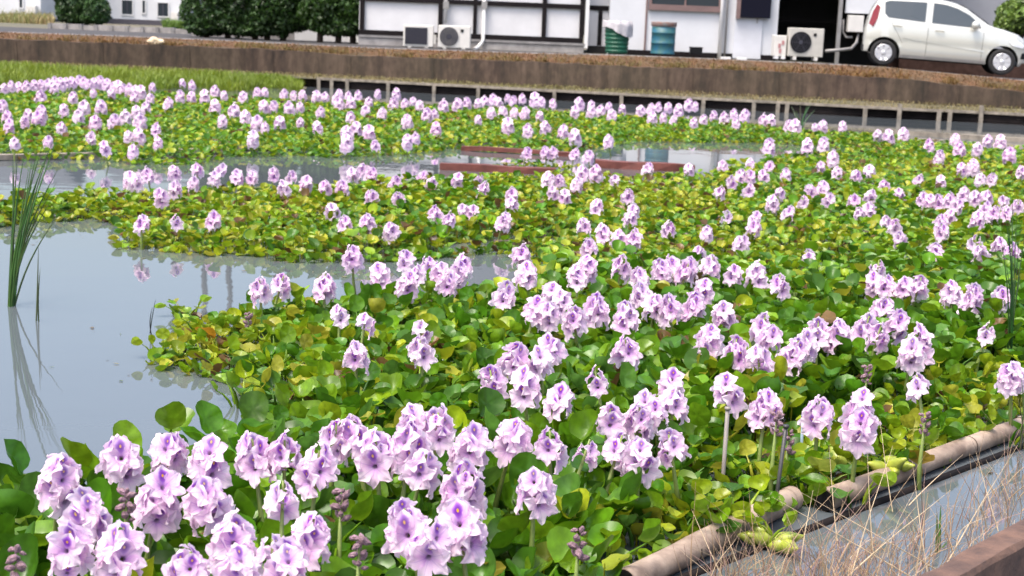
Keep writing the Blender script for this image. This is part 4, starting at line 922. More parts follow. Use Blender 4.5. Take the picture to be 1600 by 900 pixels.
# ---------- flowers
def petal_geo(L, Wd, nu, nv, recurve, seed, rot):
    rg = random.Random(seed); ph = rg.uniform(0, 6.28); V = []; UV = []
    for i in range(nu + 1):
        u = i / nu; w = Wd * 0.5 * (0.20 + 1.05 * math.sin(math.pi * min(u*0.80 + 0.06, 1))**0.85) * (1 if u < 0.58 else max(0.09, max(0.0, 1 - (u-0.58)/0.42)**0.5))
        for j in range(nv + 1):
            v = -1 + 2*j/nv; r = 0.006 + L*u; z = 0.016*math.sqrt(min(1, u*1.8 + 0.02)) - recurve*L*u*u
            y = w*v*(1 + 0.10*math.sin(13*u + ph + 2*v)); z += 0.20*w*abs(v)**2 + 0.0050*math.sin(12*u + 2.6*v + ph)*abs(v)*u + 0.0035*math.sin(5*v + ph*2)*u*u
            V.append((r*math.sin(rot) + y*math.cos(rot), r*math.cos(rot) - y*math.sin(rot), z)); UV.append((u, (v+1)/2))
    F = [(i*(nv+1)+j, i*(nv+1)+j+1, (i+1)*(nv+1)+j+1, (i+1)*(nv+1)+j) for i in range(nu) for j in range(nv)]
    return V, F, UV
def uv_mesh(name, parts, mats):
    V = []; F = []; U = []; MI = []
    for v, f, uv, mi in parts:
        k = len(V); V += v; F += [tuple(i+k for i in q) for q in f]; U += uv; MI += [mi]*len(f)
    me = bpy.data.meshes.new(name); me.from_pydata(V, [], F); l = me.uv_layers.new(name='UVMap')
    for p in me.polygons:
        for li in p.loop_indices: l.data[li].uv = U[me.loops[li].vertex_index]
    for m in mats: me.materials.append(m)
    me.polygons.foreach_set('material_index', MI); me.polygons.foreach_set('use_smooth', [True]*len(F)); return me
def throat(n=6):
    V = []; F = []
    for h, r in ((-0.030, 0.0035), (-0.014, 0.0045), (-0.002, 0.007), (0.004, 0.008)):
        for k in range(n): a = 2*math.pi*k/n; V.append((r*math.cos(a), r*math.sin(a), h))
    for i in range(3):
        for k in range(n): F.append((i*n+k, i*n+(k+1) % n, (i+1)*n+(k+1) % n, (i+1)*n+k))
    return V, F, [(0.1, 0.5)]*len(V)
FL = []                              # variants: dict with split and whole meshes
for s in range(5):
    rg = random.Random(50 + s); nu, nv = 8, 6; ps = []
    for k in range(6):
        rot = k*math.pi/3 + rg.uniform(-0.14, 0.14); L = rg.uniform(0.041, 0.052); w = (0.042 if k == 0 else 0.033 if k in (1, 5) else 0.029)*rg.uniform(0.9, 1.1)
        ps.append(petal_geo(L*(1.05 if k == 0 else 1), w, nu, nv, rg.uniform(-0.10, 0.28) if k else -0.05, s*10+k, rot))
    th = throat(); split = [uv_mesh('banner_petal' if k == 0 else 'petal', [(*p, 0)], [M['banner'] if k == 0 else M['petal']]) for k, p in enumerate(ps)]
    tm = uv_mesh('throat', [(*th, 0)], [M['throat']])
    whole = uv_mesh('flower', [(*p, 1 if k == 0 else 0) for k, p in enumerate(ps)] + [(*th, 2)], [M['petal'], M['banner'], M['throat']])
    lo = [petal_geo(0.043, 0.038 if k == 0 else 0.030, 3, 2, 0.3 if k else 0.15, s*10+k, k*math.pi/3) for k in range(6)]
    FL.append(dict(split=split, throat=tm, whole=whole, lo=lo))
def flower_frames(rg, n, size, zc):
    """placement of n flowers round a stalk; head centre at zc"""
    out = []; H = 0.056*size*(0.4 + 0.6*min(1.3, n/7))
    a0 = rg.uniform(0, 6.28)
    for i in range(n):
        t = i/max(1, n-1); h = zc - H*0.55 + H*t; phi = a0 + i*2.399 + rg.uniform(-0.3, 0.3); el = R(2 + 34*t**1.6 + rg.uniform(-8, 10))
        d = Vector((math.cos(phi)*math.cos(el), math.sin(phi)*math.cos(el), math.sin(el))); upv = Vector((0, 0, 1))
        y = (upv - d*upv.dot(d)).normalized(); x = y.cross(d); sc = size*rg.uniform(0.84, 1.12)*(1.0 - 0.16*t)*(0.55 if rg.random() < 0.07 else 1)
        rr = (0.017 + 0.005*(1-t))*size; p = Vector((0, 0, h)) + d*rr
        out.append(Matrix(((x.x*sc, y.x*sc, d.x*sc, p.x), (x.y*sc, y.y*sc, d.y*sc, p.y), (x.z*sc, y.z*sc, d.z*sc, p.z), (0, 0, 0, 1))))
    return out
HEADS = []                           # small far heads: one mesh each
for s in range(6):
    rg = random.Random(900 + s); parts = []
    for q, mt in enumerate(flower_frames(rg, 8 + s % 3, 1.0, 0.0)):
        lo = FL[q % 5]['lo']
        for k, (v, f, uv) in enumerate(lo): parts.append(([tuple(mt @ Vector(c)) for c in v], f, uv, 1 if k == 0 else 0))
    HEADS.append(uv_mesh('flower_head', parts, [M['petal'], M['banner']]))
STALKS = {}
def stalk_mesh(h):
    k = round(h / 0.02)
    if k not in STALKS: STALKS[k] = MB().tube([(0.004, 0.0, -0.06), (-0.004, 0.003, h*0.4), (0.0, 0, h + 0.05)], [0.0085, 0.0075, 0.003], 7).mesh('flower_stalk', M['stalk'], smooth=True)
    return STALKS[k]

# spikes as read off the photograph: (px, py[, size])
NEAR = [(92,757,1.12),(190,723,1.05),(264,713),(245,786,1.08),(323,791,1.1),(134,813),(109,869),(190,872,1.05),(327,726,.9),(398,716,1.05),(445,718,.95),(367,856),(442,785,.6),(426,872,.6),(295,897,.8),(372,900,.8),
  (496,735),(524,688,.85),(555,688),(589,710),(639,704,1.15),(645,667,.85),(683,673,.95),(660,738,.8),(735,704,1.15),(801,691,.95),(860,701,.85),(835,769,1.0),(723,766,1.1),(639,828,1.0),(720,835,1.1),(672,856,.9),(484,844,.95),(449,892,.8)]
NEARR = [(951,663,.85),(998,660),(1012,640,.8),(1024,650,.8),(1052,636,.8),(965,707,.85),(1000,720,.95),(1049,704,.9),(914,712,.5),(1136,615),(1196,640,.95),(1279,651,.95),(1346,640,.95),(1344,672,1.05),(1051,603,.85),
  (770,600,.8),(821,607,.95),(875,629,.9),(933,597,.65),(658,552,.95),(658,519,.55),(556,558,.8),(802,565),(862,550,1.05),(844,570,.9),(978,551,1.0),(1580,593,.95),(1436,608,.6)]
MIDL = [(407,455,.95),(439,447,.8),(508,451),(551,405,1.1),(530,495,.65),(570,508,.65),(594,433),(633,408,.8),(636,448),(651,433,.8),(668,419,.9),(688,430),(713,433,1.15),(724,416,.8),(699,446,.9)]
MIDC = [(814,402,1.0),(823,433,1.15),(788,465),(834,490),(862,465),(859,494),(880,476,.9),(898,504),(932,490,1.15),(916,423,1.15),(901,435,.8),(921,387,.8),(971,419),(999,437,.8),(1033,426),(1051,420,1.1),(1072,426,1.1),(1001,465),(980,497,1.1),(1022,483),(1047,487),(1083,483,1.1),(1100,458),
  (1111,419,1.05),(1145,433,.8),(1182,433,1.1),(1218,448,.75),(1131,497,.95),(1107,536,1.15)]
MIDR = [(1150,554,.95),(1191,515,.9),(1204,533),(1186,565,.9),(1240,556),(1256,545,1.1),(1278,527),(1308,529,1.2),(1353,515),(1371,529,.85),(1399,512,1.05),(1435,540,1.2),(1424,556),(1365,446,1.05),(1371,423,.8),(1381,450,.9),(1381,483,.9),(1413,455),(1435,451),(1486,460),(1518,469),(1566,469,.9),(1541,522,.6)]
ROWC = [(203,285,.7),(231,274),(213,288,.9),(252,310,1.05),(274,297),(272,271),(308,267),(302,288,.6),(334,281),(345,267,.9),(370,278,1.05),(395,278,.9),(427,272),(455,278,.9),(443,296),(478,288),(508,296),(535,296,1.1),(222,351,.9),(274,347,.6),(334,345),(519,333),(539,350,.75),
  (551,274,.9),(565,268),(580,274),(580,309),(617,288),(622,311),(574,352),(612,364),(660,279),(674,288,.8),(715,284),(748,284),(756,297,.9),(800,306,.95),(799,322,.95),(681,338),(702,345,.8),(725,332,.8),(738,333,.8),(786,348)]
ROWR = [(857,284,.8),(873,284),(864,302,.9),(882,309,.8),(901,290,.8),(910,275,.8),(930,272,.8),(960,282,.85),(981,307,.8),(932,325),(988,332,.9),(985,343,.9),(912,355,.9),(942,366),(967,375,.9),(990,377,1.1),(1012,265),(1076,267,.9),(1129,262,1.1),(1172,258),(1202,262),(1193,276),(1172,278),(1157,276,.7),(1143,286,.9),(1125,301,.8),(1170,299,.9),(1227,276,.8),
  (1282,262),(1308,272),(1337,278,1.1),(1358,272,.9),(1381,292),(1436,283),(1470,286,.6),(1266,299,1.05),(1285,299,.8),(1255,317,.8),(1294,315),(1218,304,.9),(1207,320),(1232,334,.9),(1360,308,.9),(1335,315,1.05),(1358,331),(1404,306),(1342,334,.6),(1134,342,.7),(1179,344,.9),(1178,357,.9),(1045,359,.8),(1157,384),(1104,365,.5),(1385,350,.8),(1398,356,.9),(1406,375,.9),(1264,404,.7),(1461,398),(1093,398,.6)]
CLUR = [(1452,317),(1442,311,.8),(1467,318),(1484,315),(1495,324),(1506,304),(1524,311,1.05),(1541,311,1.05),(1538,329),(1552,336),(1484,340,.9),(1470,352,.95),(1472,364,.9),(1527,345,1.05),(1570,316,.9),(1572,334,.9),(1591,322),(1596,269),(1524,379,.7),(1531,397),(1561,388),(1580,398),(1502,265,.8),(1520,263,.8),(1532,281,.8),(1550,281)]
FARL = [(39,192,1.1),(11,184),(4,168),(14,198,.9),(30,137,.9),(64,178,1.1),(60,186),(64,153),(96,201,.9),(114,153,1.1),(100,173),(123,182),(132,169,1.1),(149,192),(158,169),(142,216),(164,232),(208,237,.7),(178,191),(196,185),(213,178),(219,192),(228,169),(210,153),(244,203,1.15),(201,214,.8),(217,214,.8),(247,224,.8),(263,164),(238,137,.8),(285,130),(300,134),(281,153),(299,153,1.1),(235,155),
  (320,153,1.1),(336,144),(350,150),(336,168,1.1),(380,153,1.1),(348,191,.8),(384,185),(366,175),(402,194),(414,200,.8),(395,219),(437,194,1.1),(469,192,.8),(496,200,.8),(412,168),(427,168),(452,171),(469,168),(402,146),(414,146),(444,148),(459,151),(473,150),(23,224,.8),(75,222,.7),(85,140),(44,180,.9)]
FARC = [(494,153),(508,153),(526,157,1.1),(544,150),(501,176),(548,185),(542,211),(542,224,.9),(556,203),(530,149),(530,163,1.1),(548,163),(560,149),(571,174),(576,160),(590,147),(597,179,1.1),(619,147,1.1),(615,163),(633,163),(645,160),(656,167),(636,192,.9),(679,179),(667,181),(693,167),(715,165,1.1),(729,163),(681,202),(576,210,1.1),(587,229),(636,222,.9),(649,217,.8),
  (747,163),(757,160),(770,156),(779,162),(793,154),(802,158),(816,154),(836,156,1.1),(846,160),(864,163),(768,178),(786,176),(804,179),(820,179),(793,199),(852,201),(843,183),(880,208),(898,215),(825,206,.9),(747,188,.7)]
FARR = [(905,163,1.1),(924,165),(898,176),(924,176),(939,174),(951,167),(956,181),(972,172,1.1),(1001,176),(1017,172),(1029,167),(1036,185),(1019,186),(951,222),(823,240),(852,240),(864,240),(898,242),(919,247,.8),(1044,169,1.1),(1060,173),(1076,164,1.1),(1086,167),(1052,189,.9),(1084,192,.8),(1099,187),(1115,182),(1132,185),(1147,180,1.1),(1164,182,1.1),(1150,194),(1193,189),(1205,190),
  (1232,198),(1243,199),(1285,199),(1273,199,.7),(1317,198,.8),(1371,212,1.1),(1388,215),(1412,212),(1493,221),(1543,221),(1563,224),(1202,231,.9),(1262,231,.9),(1287,228),(1452,228),(1499,235),(1527,235,1.1),(1468,246),(1577,244,1.1),(1301,249)]
TOPL = [(7,139),(18,136),(53,134),(64,134),(76,133),(85,130),(94,132),(103,130),(112,129),(123,127),(131,129),(139,132),(147,131),(156,130),(167,133),(178,137),(185,138),(192,139),(203,141),(220,146),(212,143),(42,136),(174,147,.8),(146,146,.8)]
ORD = ['first','second','third','fourth','fifth','sixth','seventh','eighth','ninth','tenth','eleventh','twelfth','thirteenth','fourteenth','fifteenth','sixteenth','seventeenth','eighteenth','nineteenth','twentieth','twenty-first','twenty-second','twenty-third','twenty-fourth','twenty-fifth','twenty-sixth','twenty-seventh','twenty-eighth','twenty-ninth','thirtieth']
MARKS = [(64,'top left house'),(165,'far clipped shrubs'),(287,'pale stone'),(480,'large clipped hedge'),(598,'rounded hedge bush'),(680,'louvred outdoor unit'),(745,'grey fan outdoor unit'),(930,'timber framed wall'),(1000,'green bin'),(1130,'blue drum'),(1215,'dark wall panel'),(1340,'beige outdoor unit'),(1470,'car rear wheel'),(1700,'car front wheel')]
CLUS = [('front flower row at lower left', NEAR, .31, 'flower spikes in the front row', 'row'), ('scattered spikes before the pipe', NEARR, .24, 'flower spikes ahead of the pipe', 'row'),
        ('cluster behind the open water', MIDL, .20, 'flower spikes behind the open water', 'row'), ('dense cluster in the pond centre', MIDC, .23, 'flower spikes in the pond centre', 'row'),
        ('cluster right of the pond centre', MIDR, .23, 'flower spikes right of centre', 'row'), ('middle leaf mat', ROWC, .15, 'flower spikes on the middle mat', 'mark'), ('middle leaf mat', ROWR, .15, 'flower spikes on the middle mat', 'mark'),
        ('dense patch by the right reeds', CLUR, .19, 'flower spikes by the right reeds', 'row'), ('far leaf mat', FARL, .17, 'flower spikes on the far mat', 'mark'), ('far leaf mat', FARC, .17, 'flower spikes on the far mat', 'mark'),
        ('far leaf mat', FARR, .17, 'flower spikes on the far mat', 'mark'), ('grassy bank', TOPL, .19, 'flower spikes along the grassy bank', 'row')]
SP = []
for ci, (where, pts, zc, grp, style) in enumerate(CLUS):
    for q in pts:
        px, py = q[0], q[1]; sz = (q[2] if len(q) > 2 else 1.0)
        p = G(px, py, zc); SP.append(dict(px=px, py=py, s=sz, p=p, zc=zc, where=where, grp=grp, style=style, mark=next(n for x, n in MARKS if px < x), scale=FPX / p.y))
# labels: order from the left within the cluster, or within the stretch below a landmark
keys = {}
for d in SP: keys.setdefault((d['where'],) + ((d['mark'],) if d['style'] == 'mark' else ()), []).append(d)
for k, ds in keys.items():
    ds.sort(key=lambda d: d['px'])
    for i, d in enumerate(ds):
        o_ = ORD[i] if i < len(ORD) else {30: 'thirty-first', 31: 'thirty-second', 32: 'thirty-third', 33: 'thirty-fourth'}.get(i, str(i + 1) + 'th'); last = i == len(ds) - 1 and i > 0
        lead = ('leftmost' if i == 0 else 'rightmost' if last else o_ + ' from left') if len(ds) > 1 else 'only'
        d['short'] = (lead if lead in ('leftmost', 'rightmost', 'only') else o_) + ' spike of the ' + d['where']
        d['label'] = ('lilac flower spike, ' + lead + ', ' + ('on the ' if d['where'] != 'scattered spikes before the pipe' else 'of the ') + d['where'].replace('leaf ', '') + (' below the ' + d['mark'] if len(k) > 1 else '')) if d['style'] == 'mark' else \
                     ('lilac flower spike, ' + lead + ' in the ' + d['where'] if d['where'] not in ('scattered spikes before the pipe', 'grassy bank') else ('lilac flower spike, ' + lead + ' of the scattered ones before the pipe' if d['where'][0] == 's' else 'lilac flower spike, ' + lead + ' along the grassy bank'))
SP.sort(key=lambda d: -d['scale'] * d['s'])
single, rest = SP[:300], SP[300:]
def leaf_obj(parent, mtx, c):
    o = obj('leaf', random.choice(LEAFM), parent, mtx=mtx); o.color = (*c, 1); return o
def rosette(t, n, h, ye, rg, spread=0.03, k_=1.0):
    a0 = rg.uniform(0, 6.28)
    for k in range(n):
        a = a0 + k*2.399 + rg.uniform(-0.3, 0.3); s = rg.uniform(0.72, 1.12); sz = k_ * s * (0.55 + 2.6 * min(h, 0.2))
        c = rg.choice(YELLOWS if rg.random() < ye else GREENS); f = rg.uniform(0.75, 1.2)
        leaf_obj(t, Matrix.Translation((math.cos(a)*spread, math.sin(a)*spread, -0.01)) @ Matrix.Rotation(a, 4, 'Z') @ Matrix.Rotation(rg.uniform(-0.1, 0.25), 4, 'Y') @ Matrix.Diagonal((sz, sz, min(sz, h/0.15)*rg.uniform(0.75, 1.1), 1)), tuple(q*f for q in c))
for i, d in enumerate(single):
    rg = random.Random(4000 + i); p = d['p']; big = d['scale'] * d['s']
    t = thing('water_hyacinth_flower', d['label'], 'water hyacinth', (p.x, p.y, 0), group=d['grp'])
    lean = Matrix.Rotation(rg.uniform(-0.22, 0.22), 4, 'X') @ Matrix.Rotation(rg.uniform(-0.24, 0.24), 4, 'Y')
    piv = Matrix.Translation((0, 0, d['zc'])) @ lean @ Matrix.Translation((0, 0, -d['zc']))
    obj('flower_stalk', stalk_mesh(d['zc']), t, mtx=piv)
    n = rg.choice((8, 9)) if d['s'] >= 1.08 else rg.choice((6, 7, 8)) if d['s'] > 0.9 else rg.choice((5, 6)) if d['s'] > 0.72 else 3
    if big > 150:
        size = (0.96 if d['p'].y < 4.6 else 0.98) * (0.55 + 0.45*d['s'])
        for j, mt in enumerate(flower_frames(rg, n, size, d['zc'])):
            v = FL[rg.randrange(5)]
            if big > 430:
                fo = obj('flower', v['throat'], t, mtx=piv @ mt)
                for me in v['split']: obj(me.name.split('.')[0], me, fo)
            else: obj('flower', v['whole'], t, mtx=piv @ mt)
    else:
        s = d['s'] * rg.uniform(0.85, 1.2) * 1.34
        obj('flower_head', HEADS[rg.randrange(6)], t, mtx=Matrix.Translation((0, 0, d['zc'])) @ Matrix.Rotation(rg.uniform(0, 6.28), 4, 'Z') @ Matrix.Diagonal((s*1.12, s*1.12, s*rg.uniform(0.95, 1.15), 1)))
    if d['p'].y < 7.5:
        h, ye = zone(np.array([[p.x, p.y]])); rosette(t, 5, float(h[0]) * 1.0, float(ye[0]), rg, k_=1.0 if p.y < 4.6 else 0.84)
# the smallest remaining heads, too many to count apart
parts = []
for i, d in enumerate(rest):
    rg = random.Random(7000 + i); me = HEADS[rg.randrange(6)]; s = d['s']*rg.uniform(0.85, 1.2)*1.42; mt = Matrix.Translation((d['p'].x, d['p'].y, d['zc'])) @ Matrix.Rotation(rg.uniform(0, 6.28), 4, 'Z') @ Matrix.Diagonal((s*1.12, s*1.12, s*1.05, 1))
    uvl = me.uv_layers[0].data; uvs = [None]*len(me.vertices)
    for l in me.loops: uvs[l.vertex_index] = tuple(uvl[l.index].uv)
    parts.append(([tuple(mt @ v.co) for v in me.vertices], [tuple(q.vertices) for q in me.polygons if q.material_index == 0], uvs, 0))
    k = parts[-1]; parts.append((k[0], [tuple(q.vertices) for q in me.polygons if q.material_index == 1], uvs, 1))
if parts:
    o = obj('far_flowers', uv_mesh('far_flowers', parts, [M['petal'], M['banner']])); tag(o, 'farthest tiny lilac flower heads massed along the back of the pond', 'flowers', kind='stuff')

# ---------- wilted spikes
WB_ = []
for s in range(3):
    rg = random.Random(70 + s); bm = bmesh.new(); bmesh.ops.create_icosphere(bm, subdivisions=2, radius=0.012)
    for v in bm.verts: v.co = Vector((v.co.x*rg.uniform(0.7, 1.15), v.co.y*rg.uniform(0.7, 1.15), v.co.z*rg.uniform(1.2, 2.0)))
    me = bpy.data.meshes.new('wilted_bloom'); bm.to_mesh(me); bm.free(); me.materials.append(M['wilt']); WB_.append(me)
for px, py, zc, lab in ((197, 788, .33, 'wilted brown flower spike among the front flowers at lower left'), (26, 882, .36, 'wilted brown flower spike in the lower left corner'), (533, 787, .30, 'wilted mauve flower spike below the front row centre'),
                        (561, 862, .32, 'small wilted flower spike low between front leaves'), (388, 501, .12, 'closed wilted bud on the leaf promontory tip'), (1445, 662, .22, 'wilted mauve spike on thin stem left of the lying pipe end'),
                        (1213, 661, .26, 'wilted spike on top of the dark thin rod'), (904, 848, .25, 'small wilted spike among large leaves at bottom centre'), (1355, 585, .2, 'wilted pale spike among leaves below the right cluster'), (1232, 690, .18, 'drooping wilted spike left of the bluish rod')):
    p = G(px, py, zc); t = thing('wilted_flower_spike', lab, 'water hyacinth', (p.x, p.y, 0)); rg = random.Random(px)
    obj('flower_stalk', stalk_mesh(zc - 0.04), t)
    for k in range(11):
        a = k*2.4; h = zc - 0.035 + 0.007*k; r_ = 0.012
        obj('wilted_bloom', WB_[k % 3], t, mtx=Matrix.Translation((r_*math.cos(a), r_*math.sin(a), h)) @ Matrix.Rotation(a, 4, 'Z') @ Matrix.Rotation(R(rg.uniform(20, 120)), 4, 'Y') @ Matrix.Scale(rg.uniform(0.35, 0.8), 4))

# ---------- flowerless rosettes near the camera
cand = scatter(2.5, 7.2, 0.205); cand = cand[np.argsort(cand[:, 1])]
taken = np.array([[d['p'].x, d['p'].y] for d in single if d['p'].y < 8])
cnt = 0; ROS = []
for q in cand:
    if cnt >= 290: break
    if np.min(np.sum((taken - q)**2, 1)) < 0.06**2: continue
    h, ye = zone(q[None]); rg = random.Random(9000 + cnt); px, py = proj((q[0], q[1], 0.1))
    if px < -60 or px > 1660 or py > 1010: continue
    nb = min((d for d in single if d['style'] == 'row'), key=lambda d: (d['p'].x - q[0])**2 + (d['p'].y - q[1])**2); dx_, dy_ = q[0] - nb['p'].x, q[1] - nb['p'].y
    rel = ('right of' if dx_ > 0 else 'left of') if abs(dx_) > abs(dy_) else ('behind' if dy_ > 0 else 'before')
    lab = ('yellowing' if ye[0] > 0.5 else 'green') + ' rosette ' + rel + ' the ' + nb['short'].replace('scattered spikes before the pipe', 'ones before the pipe').replace(' at lower left', '').replace('dense cluster in the pond centre', 'dense central cluster').replace('right of the pond', 'right of pond').replace('behind the open', 'behind open')
    g_ = 'leaf rosettes near the camera'
    t = thing('water_hyacinth_rosette', lab, 'water hyacinth', (q[0], q[1], 0), group=g_)
    rosette(t, 7, float(h[0]) * 1.05, float(ye[0]), rg, 0.04, 1.0 if q[1] < 4.6 else 0.84); cnt += 1; ROS.append((t, lab, (dx_*dx_ + dy_*dy_)**0.5))
byl = {}
for t, lab, ds in ROS: byl.setdefault(lab, []).append((ds, t))
for lab, ts in byl.items():          # several on the same side of one spike: say which by nearness
    if len(ts) > 1:
        for k, (ds, t) in enumerate(sorted(ts, key=lambda q: q[0])): t['label'] = lab.replace(' rosette ', ' rosette %s ' % (('nearest' if k == 0 else ORD[k] + ' nearest')), 1)
# a few conspicuous single leaves standing over the water edge
for px, py, zc, lab in ((50, 712, .27, 'lone round leaf sticking up at the left water edge'), (265, 642, .25, 'curled leaf arching over the open water edge'), (340, 655, .24, 'wide cupped leaf beside the curled leaf at the water edge'), (400, 640, .24, 'large bluish green leaf at the inner corner of open water'),
                        (135, 700, .26, 'tilted leaf between the two leftmost front flowers'), (210, 690, .25, 'pale edged leaf above the front flowers at left')):
    p = G(px, py, zc - 0.03); t = thing('water_hyacinth_rosette', lab, 'water hyacinth', (p.x, p.y, 0)); rg = random.Random(px)
    for k in range(3):
        V, F, F3 = leaf_template(zc - 0.08 - 0.03*k, 0.03, 0.10, 0.11, R((25, 55, 75)[k]), 18, 3, 6, 1.0, 0.3, px + k)
        o = obj('leaf', mesh_from('leaf', V, F + F3, M['leaf']), t, mtx=Matrix.Rotation(rg.uniform(0, 6.28), 4, 'Z')); o.color = (*[q*rg.uniform(0.8, 1.1) for q in rg.choice(GREENS)], 1)
# swollen yellow petioles lying at the pipe break
for px, py, lab in ((1330, 722, 'yellow green swollen stems lying by the pipe break'), (1385, 722, 'second knot of yellow swollen stems right of the pipe break'), (1215, 838, 'small yellow bulbed plant floating below the pipe')):
    p = G(px, py, 0.07 if py < 800 else 0.04); t = thing('floating_hyacinth_plant', lab, 'water hyacinth', (p.x, p.y, 0)); rg = random.Random(px)
    for k in range(7):
        a = rg.uniform(0, 6.28); e = rg.uniform(0.1, 0.7); L = rg.uniform(0.05, 0.08); d_ = Vector((math.cos(a)*math.cos(e), math.sin(a)*math.cos(e), math.sin(e)))
        b_ = Vector((rg.uniform(-.03, .03), rg.uniform(-.03, .03), 0.05 if py < 800 else 0.02)); L *= 1.3
        bl = MB().tube([b_ + d_*L*f for f in (0, .15, .4, .65, .85, 1.0)], [.005, .015, .022, .019, .010, .004], 9).mesh('bulb', M['bulb'], smooth=True); obj('bulb', bl, t)
        if k < 4: leaf_obj(t, Matrix.Translation(b_) @ Matrix.Rotation(a, 4, 'Z') @ Matrix.Diagonal((.6, .6, .45, 1)), rg.choice(YELLOWS))
for px, py, zc, lab, c in ((1440, 714, .08, 'orange yellow dying leaf resting on the right pipe', (0.42, 0.30, 0.03)), (770, 882, .16, 'large yellowing leaf at the bottom edge of the front mat', (0.34, 0.31, 0.04)), (1287, 726, .10, 'pale yellow green round leaf above the pipe break', (0.26, 0.33, 0.05)), (330, 521, .08, 'small orange leaf on the promontory', (0.50, 0.26, 0.02))):
    p = G(px, py, zc); V, F, F3 = leaf_template(zc - 0.02, 0.02, 0.095, 0.095, R(45), 18, 3, 6, 1, 0.2, px)
    o = obj('dying_leaf', mesh_from('dying_leaf', V, F + F3, M['leaf']), loc=(p.x, p.y, 0)); o.rotation_euler.z = R(250); o.color = (*c, 1); tag(o, lab, 'leaf')

# ================================================================== FOREGROUND: PIPES, RODS, REEDS, WALL, DRY GRASS
def pipe(label, a, b, rad, z):
    A, B = G(*a, z), G(*b, z); t = thing('pipe', label, 'pipe', A); n = 14; pts = [A.lerp(B, i/n) + Vector((0, 0, random.uniform(-.002, .002))) for i in range(n+1)]
    MB().tube(pts, [rad*random.uniform(0.985, 1.015) for _ in pts], 20, False).build('tube', M['pvc'], t, smooth=True)
    d = (B - A).normalized()
    MB().tube([A - d*0.001, A + d*0.12], rad*0.93, 20).build('bore', M['black'], t); MB().tube([B - d*0.12, B + d*0.001], rad*0.93, 20).build('bore', M['black'], t)
    for c in (A + d*0.02, B - d*0.02): MB().tube([c - d*0.018, c + d*0.018], rad*1.06, 20, False).build('rim_band', M['pvc'], t, smooth=True)
    for f in (0.35, 0.68):
        c = A.lerp(B, f); MB().tube([c - d*0.004, c + d*0.004], rad*1.02, 20, False).build('joint_ring', M['mud'], t, smooth=True)
    return t
pipe('weathered tan pipe lying at the mat edge, nearer one', (975, 912), (1238, 778), 0.036, 0.035)
pipe('weathered tan pipe lying beyond the break toward right edge', (1288, 782), (1600, 664), 0.034, 0.035)
A, B = G(1040, 915, 0.0), G(1620, 690, 0.0)
t = thing('dark_pole', 'dark sunken pole in the water along the pipes', 'pole', A); MB().tube([A, B], 0.014, 8).build('shaft', M['wooddark'], t, smooth=True)
for px0, py0, px1, py1, m, lab, r_ in ((1137, 640, 1128, 768, 'rodg', 'grey brown upright rod under a flower spike', .0065), (1228, 668, 1206, 800, 'rodd', 'dark thin leaning rod planted by the pipe', .006), (1255, 652, 1251, 728, 'rodb', 'bluish upright rod left of a flower spike', .005)):
    b_ = G(px1, py1, 0.03); top = W(px0, py0, b_.y + 0.01); t = thing('rod', lab, 'rod', (b_.x, b_.y, 0))
    MB().tube([(b_.x, b_.y, -0.1), top], r_, 8).build('shaft', M[m], t, smooth=True); MB().tube([top, top + Vector((0, 0, 0.008))], r_*1.5, 8).build('cap', M[m], t, smooth=True)
def reed(label, base_px, tips, w, c, z0=0.0):
    b_ = G(*base_px, z0); t = thing('reed_clump', label, 'reeds', (b_.x, b_.y, 0)); rg = random.Random(base_px[0] * 3 + 1)
    for tx, ty in tips:
        tp = W(tx, ty, b_.y + rg.uniform(-0.25, 0.25)) - Vector((b_.x, b_.y, 0)); s = Vector((rg.uniform(-.012, .012), rg.uniform(-.02, .02), -0.03)); V = []; F = []
        for k in range(9):
            f = k/8; c_ = s.lerp(tp, f); c_.x -= 0.16*tp.x*math.sin(math.pi*f); ww = w*(1 - f**3)*0.5 + 0.0006; dx = Vector((0.9, 0.35, 0)) * ww
            V += [c_ - dx, c_ + dx, c_ + Vector((0, -ww*0.6, 0))]
        for k in range(8):
            i = 3*k; F += [(i, i+2, i+5, i+3), (i+2, i+1, i+4, i+5), (i+1, i, i+3, i+4)]
        o = obj('blade', mesh_from('blade', [tuple(v) for v in V], F, M['reed']), t); o.color = (*[q*rg.uniform(0.7, 1.25) for q in c], 1)
reed('tall green reed clump rising from open water at left edge', (17, 478), [(96, 200), (60, 225), (28, 235), (38, 240), (50, 248), (92, 262), (75, 240), (22, 262), (85, 305), (45, 262), (66, 258), (95, 330), (30, 300), (70, 215), (54, 290), (20, 240), (82, 222), (88, 285), (40, 320)], 0.009, (0.06, 0.14, 0.03))
reed('single thin reed stalk in open water beside the tall clump', (60, 502), [(60, 385), (63, 420)], 0.006, (0.09, 0.13, 0.05))
reed('tall dark green reeds at the right edge before the flower patch', (1576, 568), [(1566, 305), (1582, 300), (1592, 380), (1574, 330), (1588, 340), (1597, 420), (1570, 400), (1604, 350), (1562, 360), (1580, 420)], 0.008, (0.04, 0.11, 0.025))
reed('pale thin reeds in the far water under the car', (1250, 205), [(1236, 165), (1250, 158), (1262, 163), (1275, 170), (1243, 172), (1268, 160)], 0.03, (0.10, 0.17, 0.07))
reed('two thin dark stems in open water beside promontory', (236, 520), [(243, 468), (238, 480)], 0.004, (0.03, 0.04, 0.03))
reed('green upright blades growing at the near wall', (1466, 862), [(1464, 800), (1482, 845), (1470, 790), (1460, 830)], 0.010, (0.08, 0.17, 0.03))
reed('green stalks at the far right end of the pipe', (1594, 700), [(1596, 590), (1600, 610), (1590, 620)], 0.006, (0.16, 0.22, 0.06))
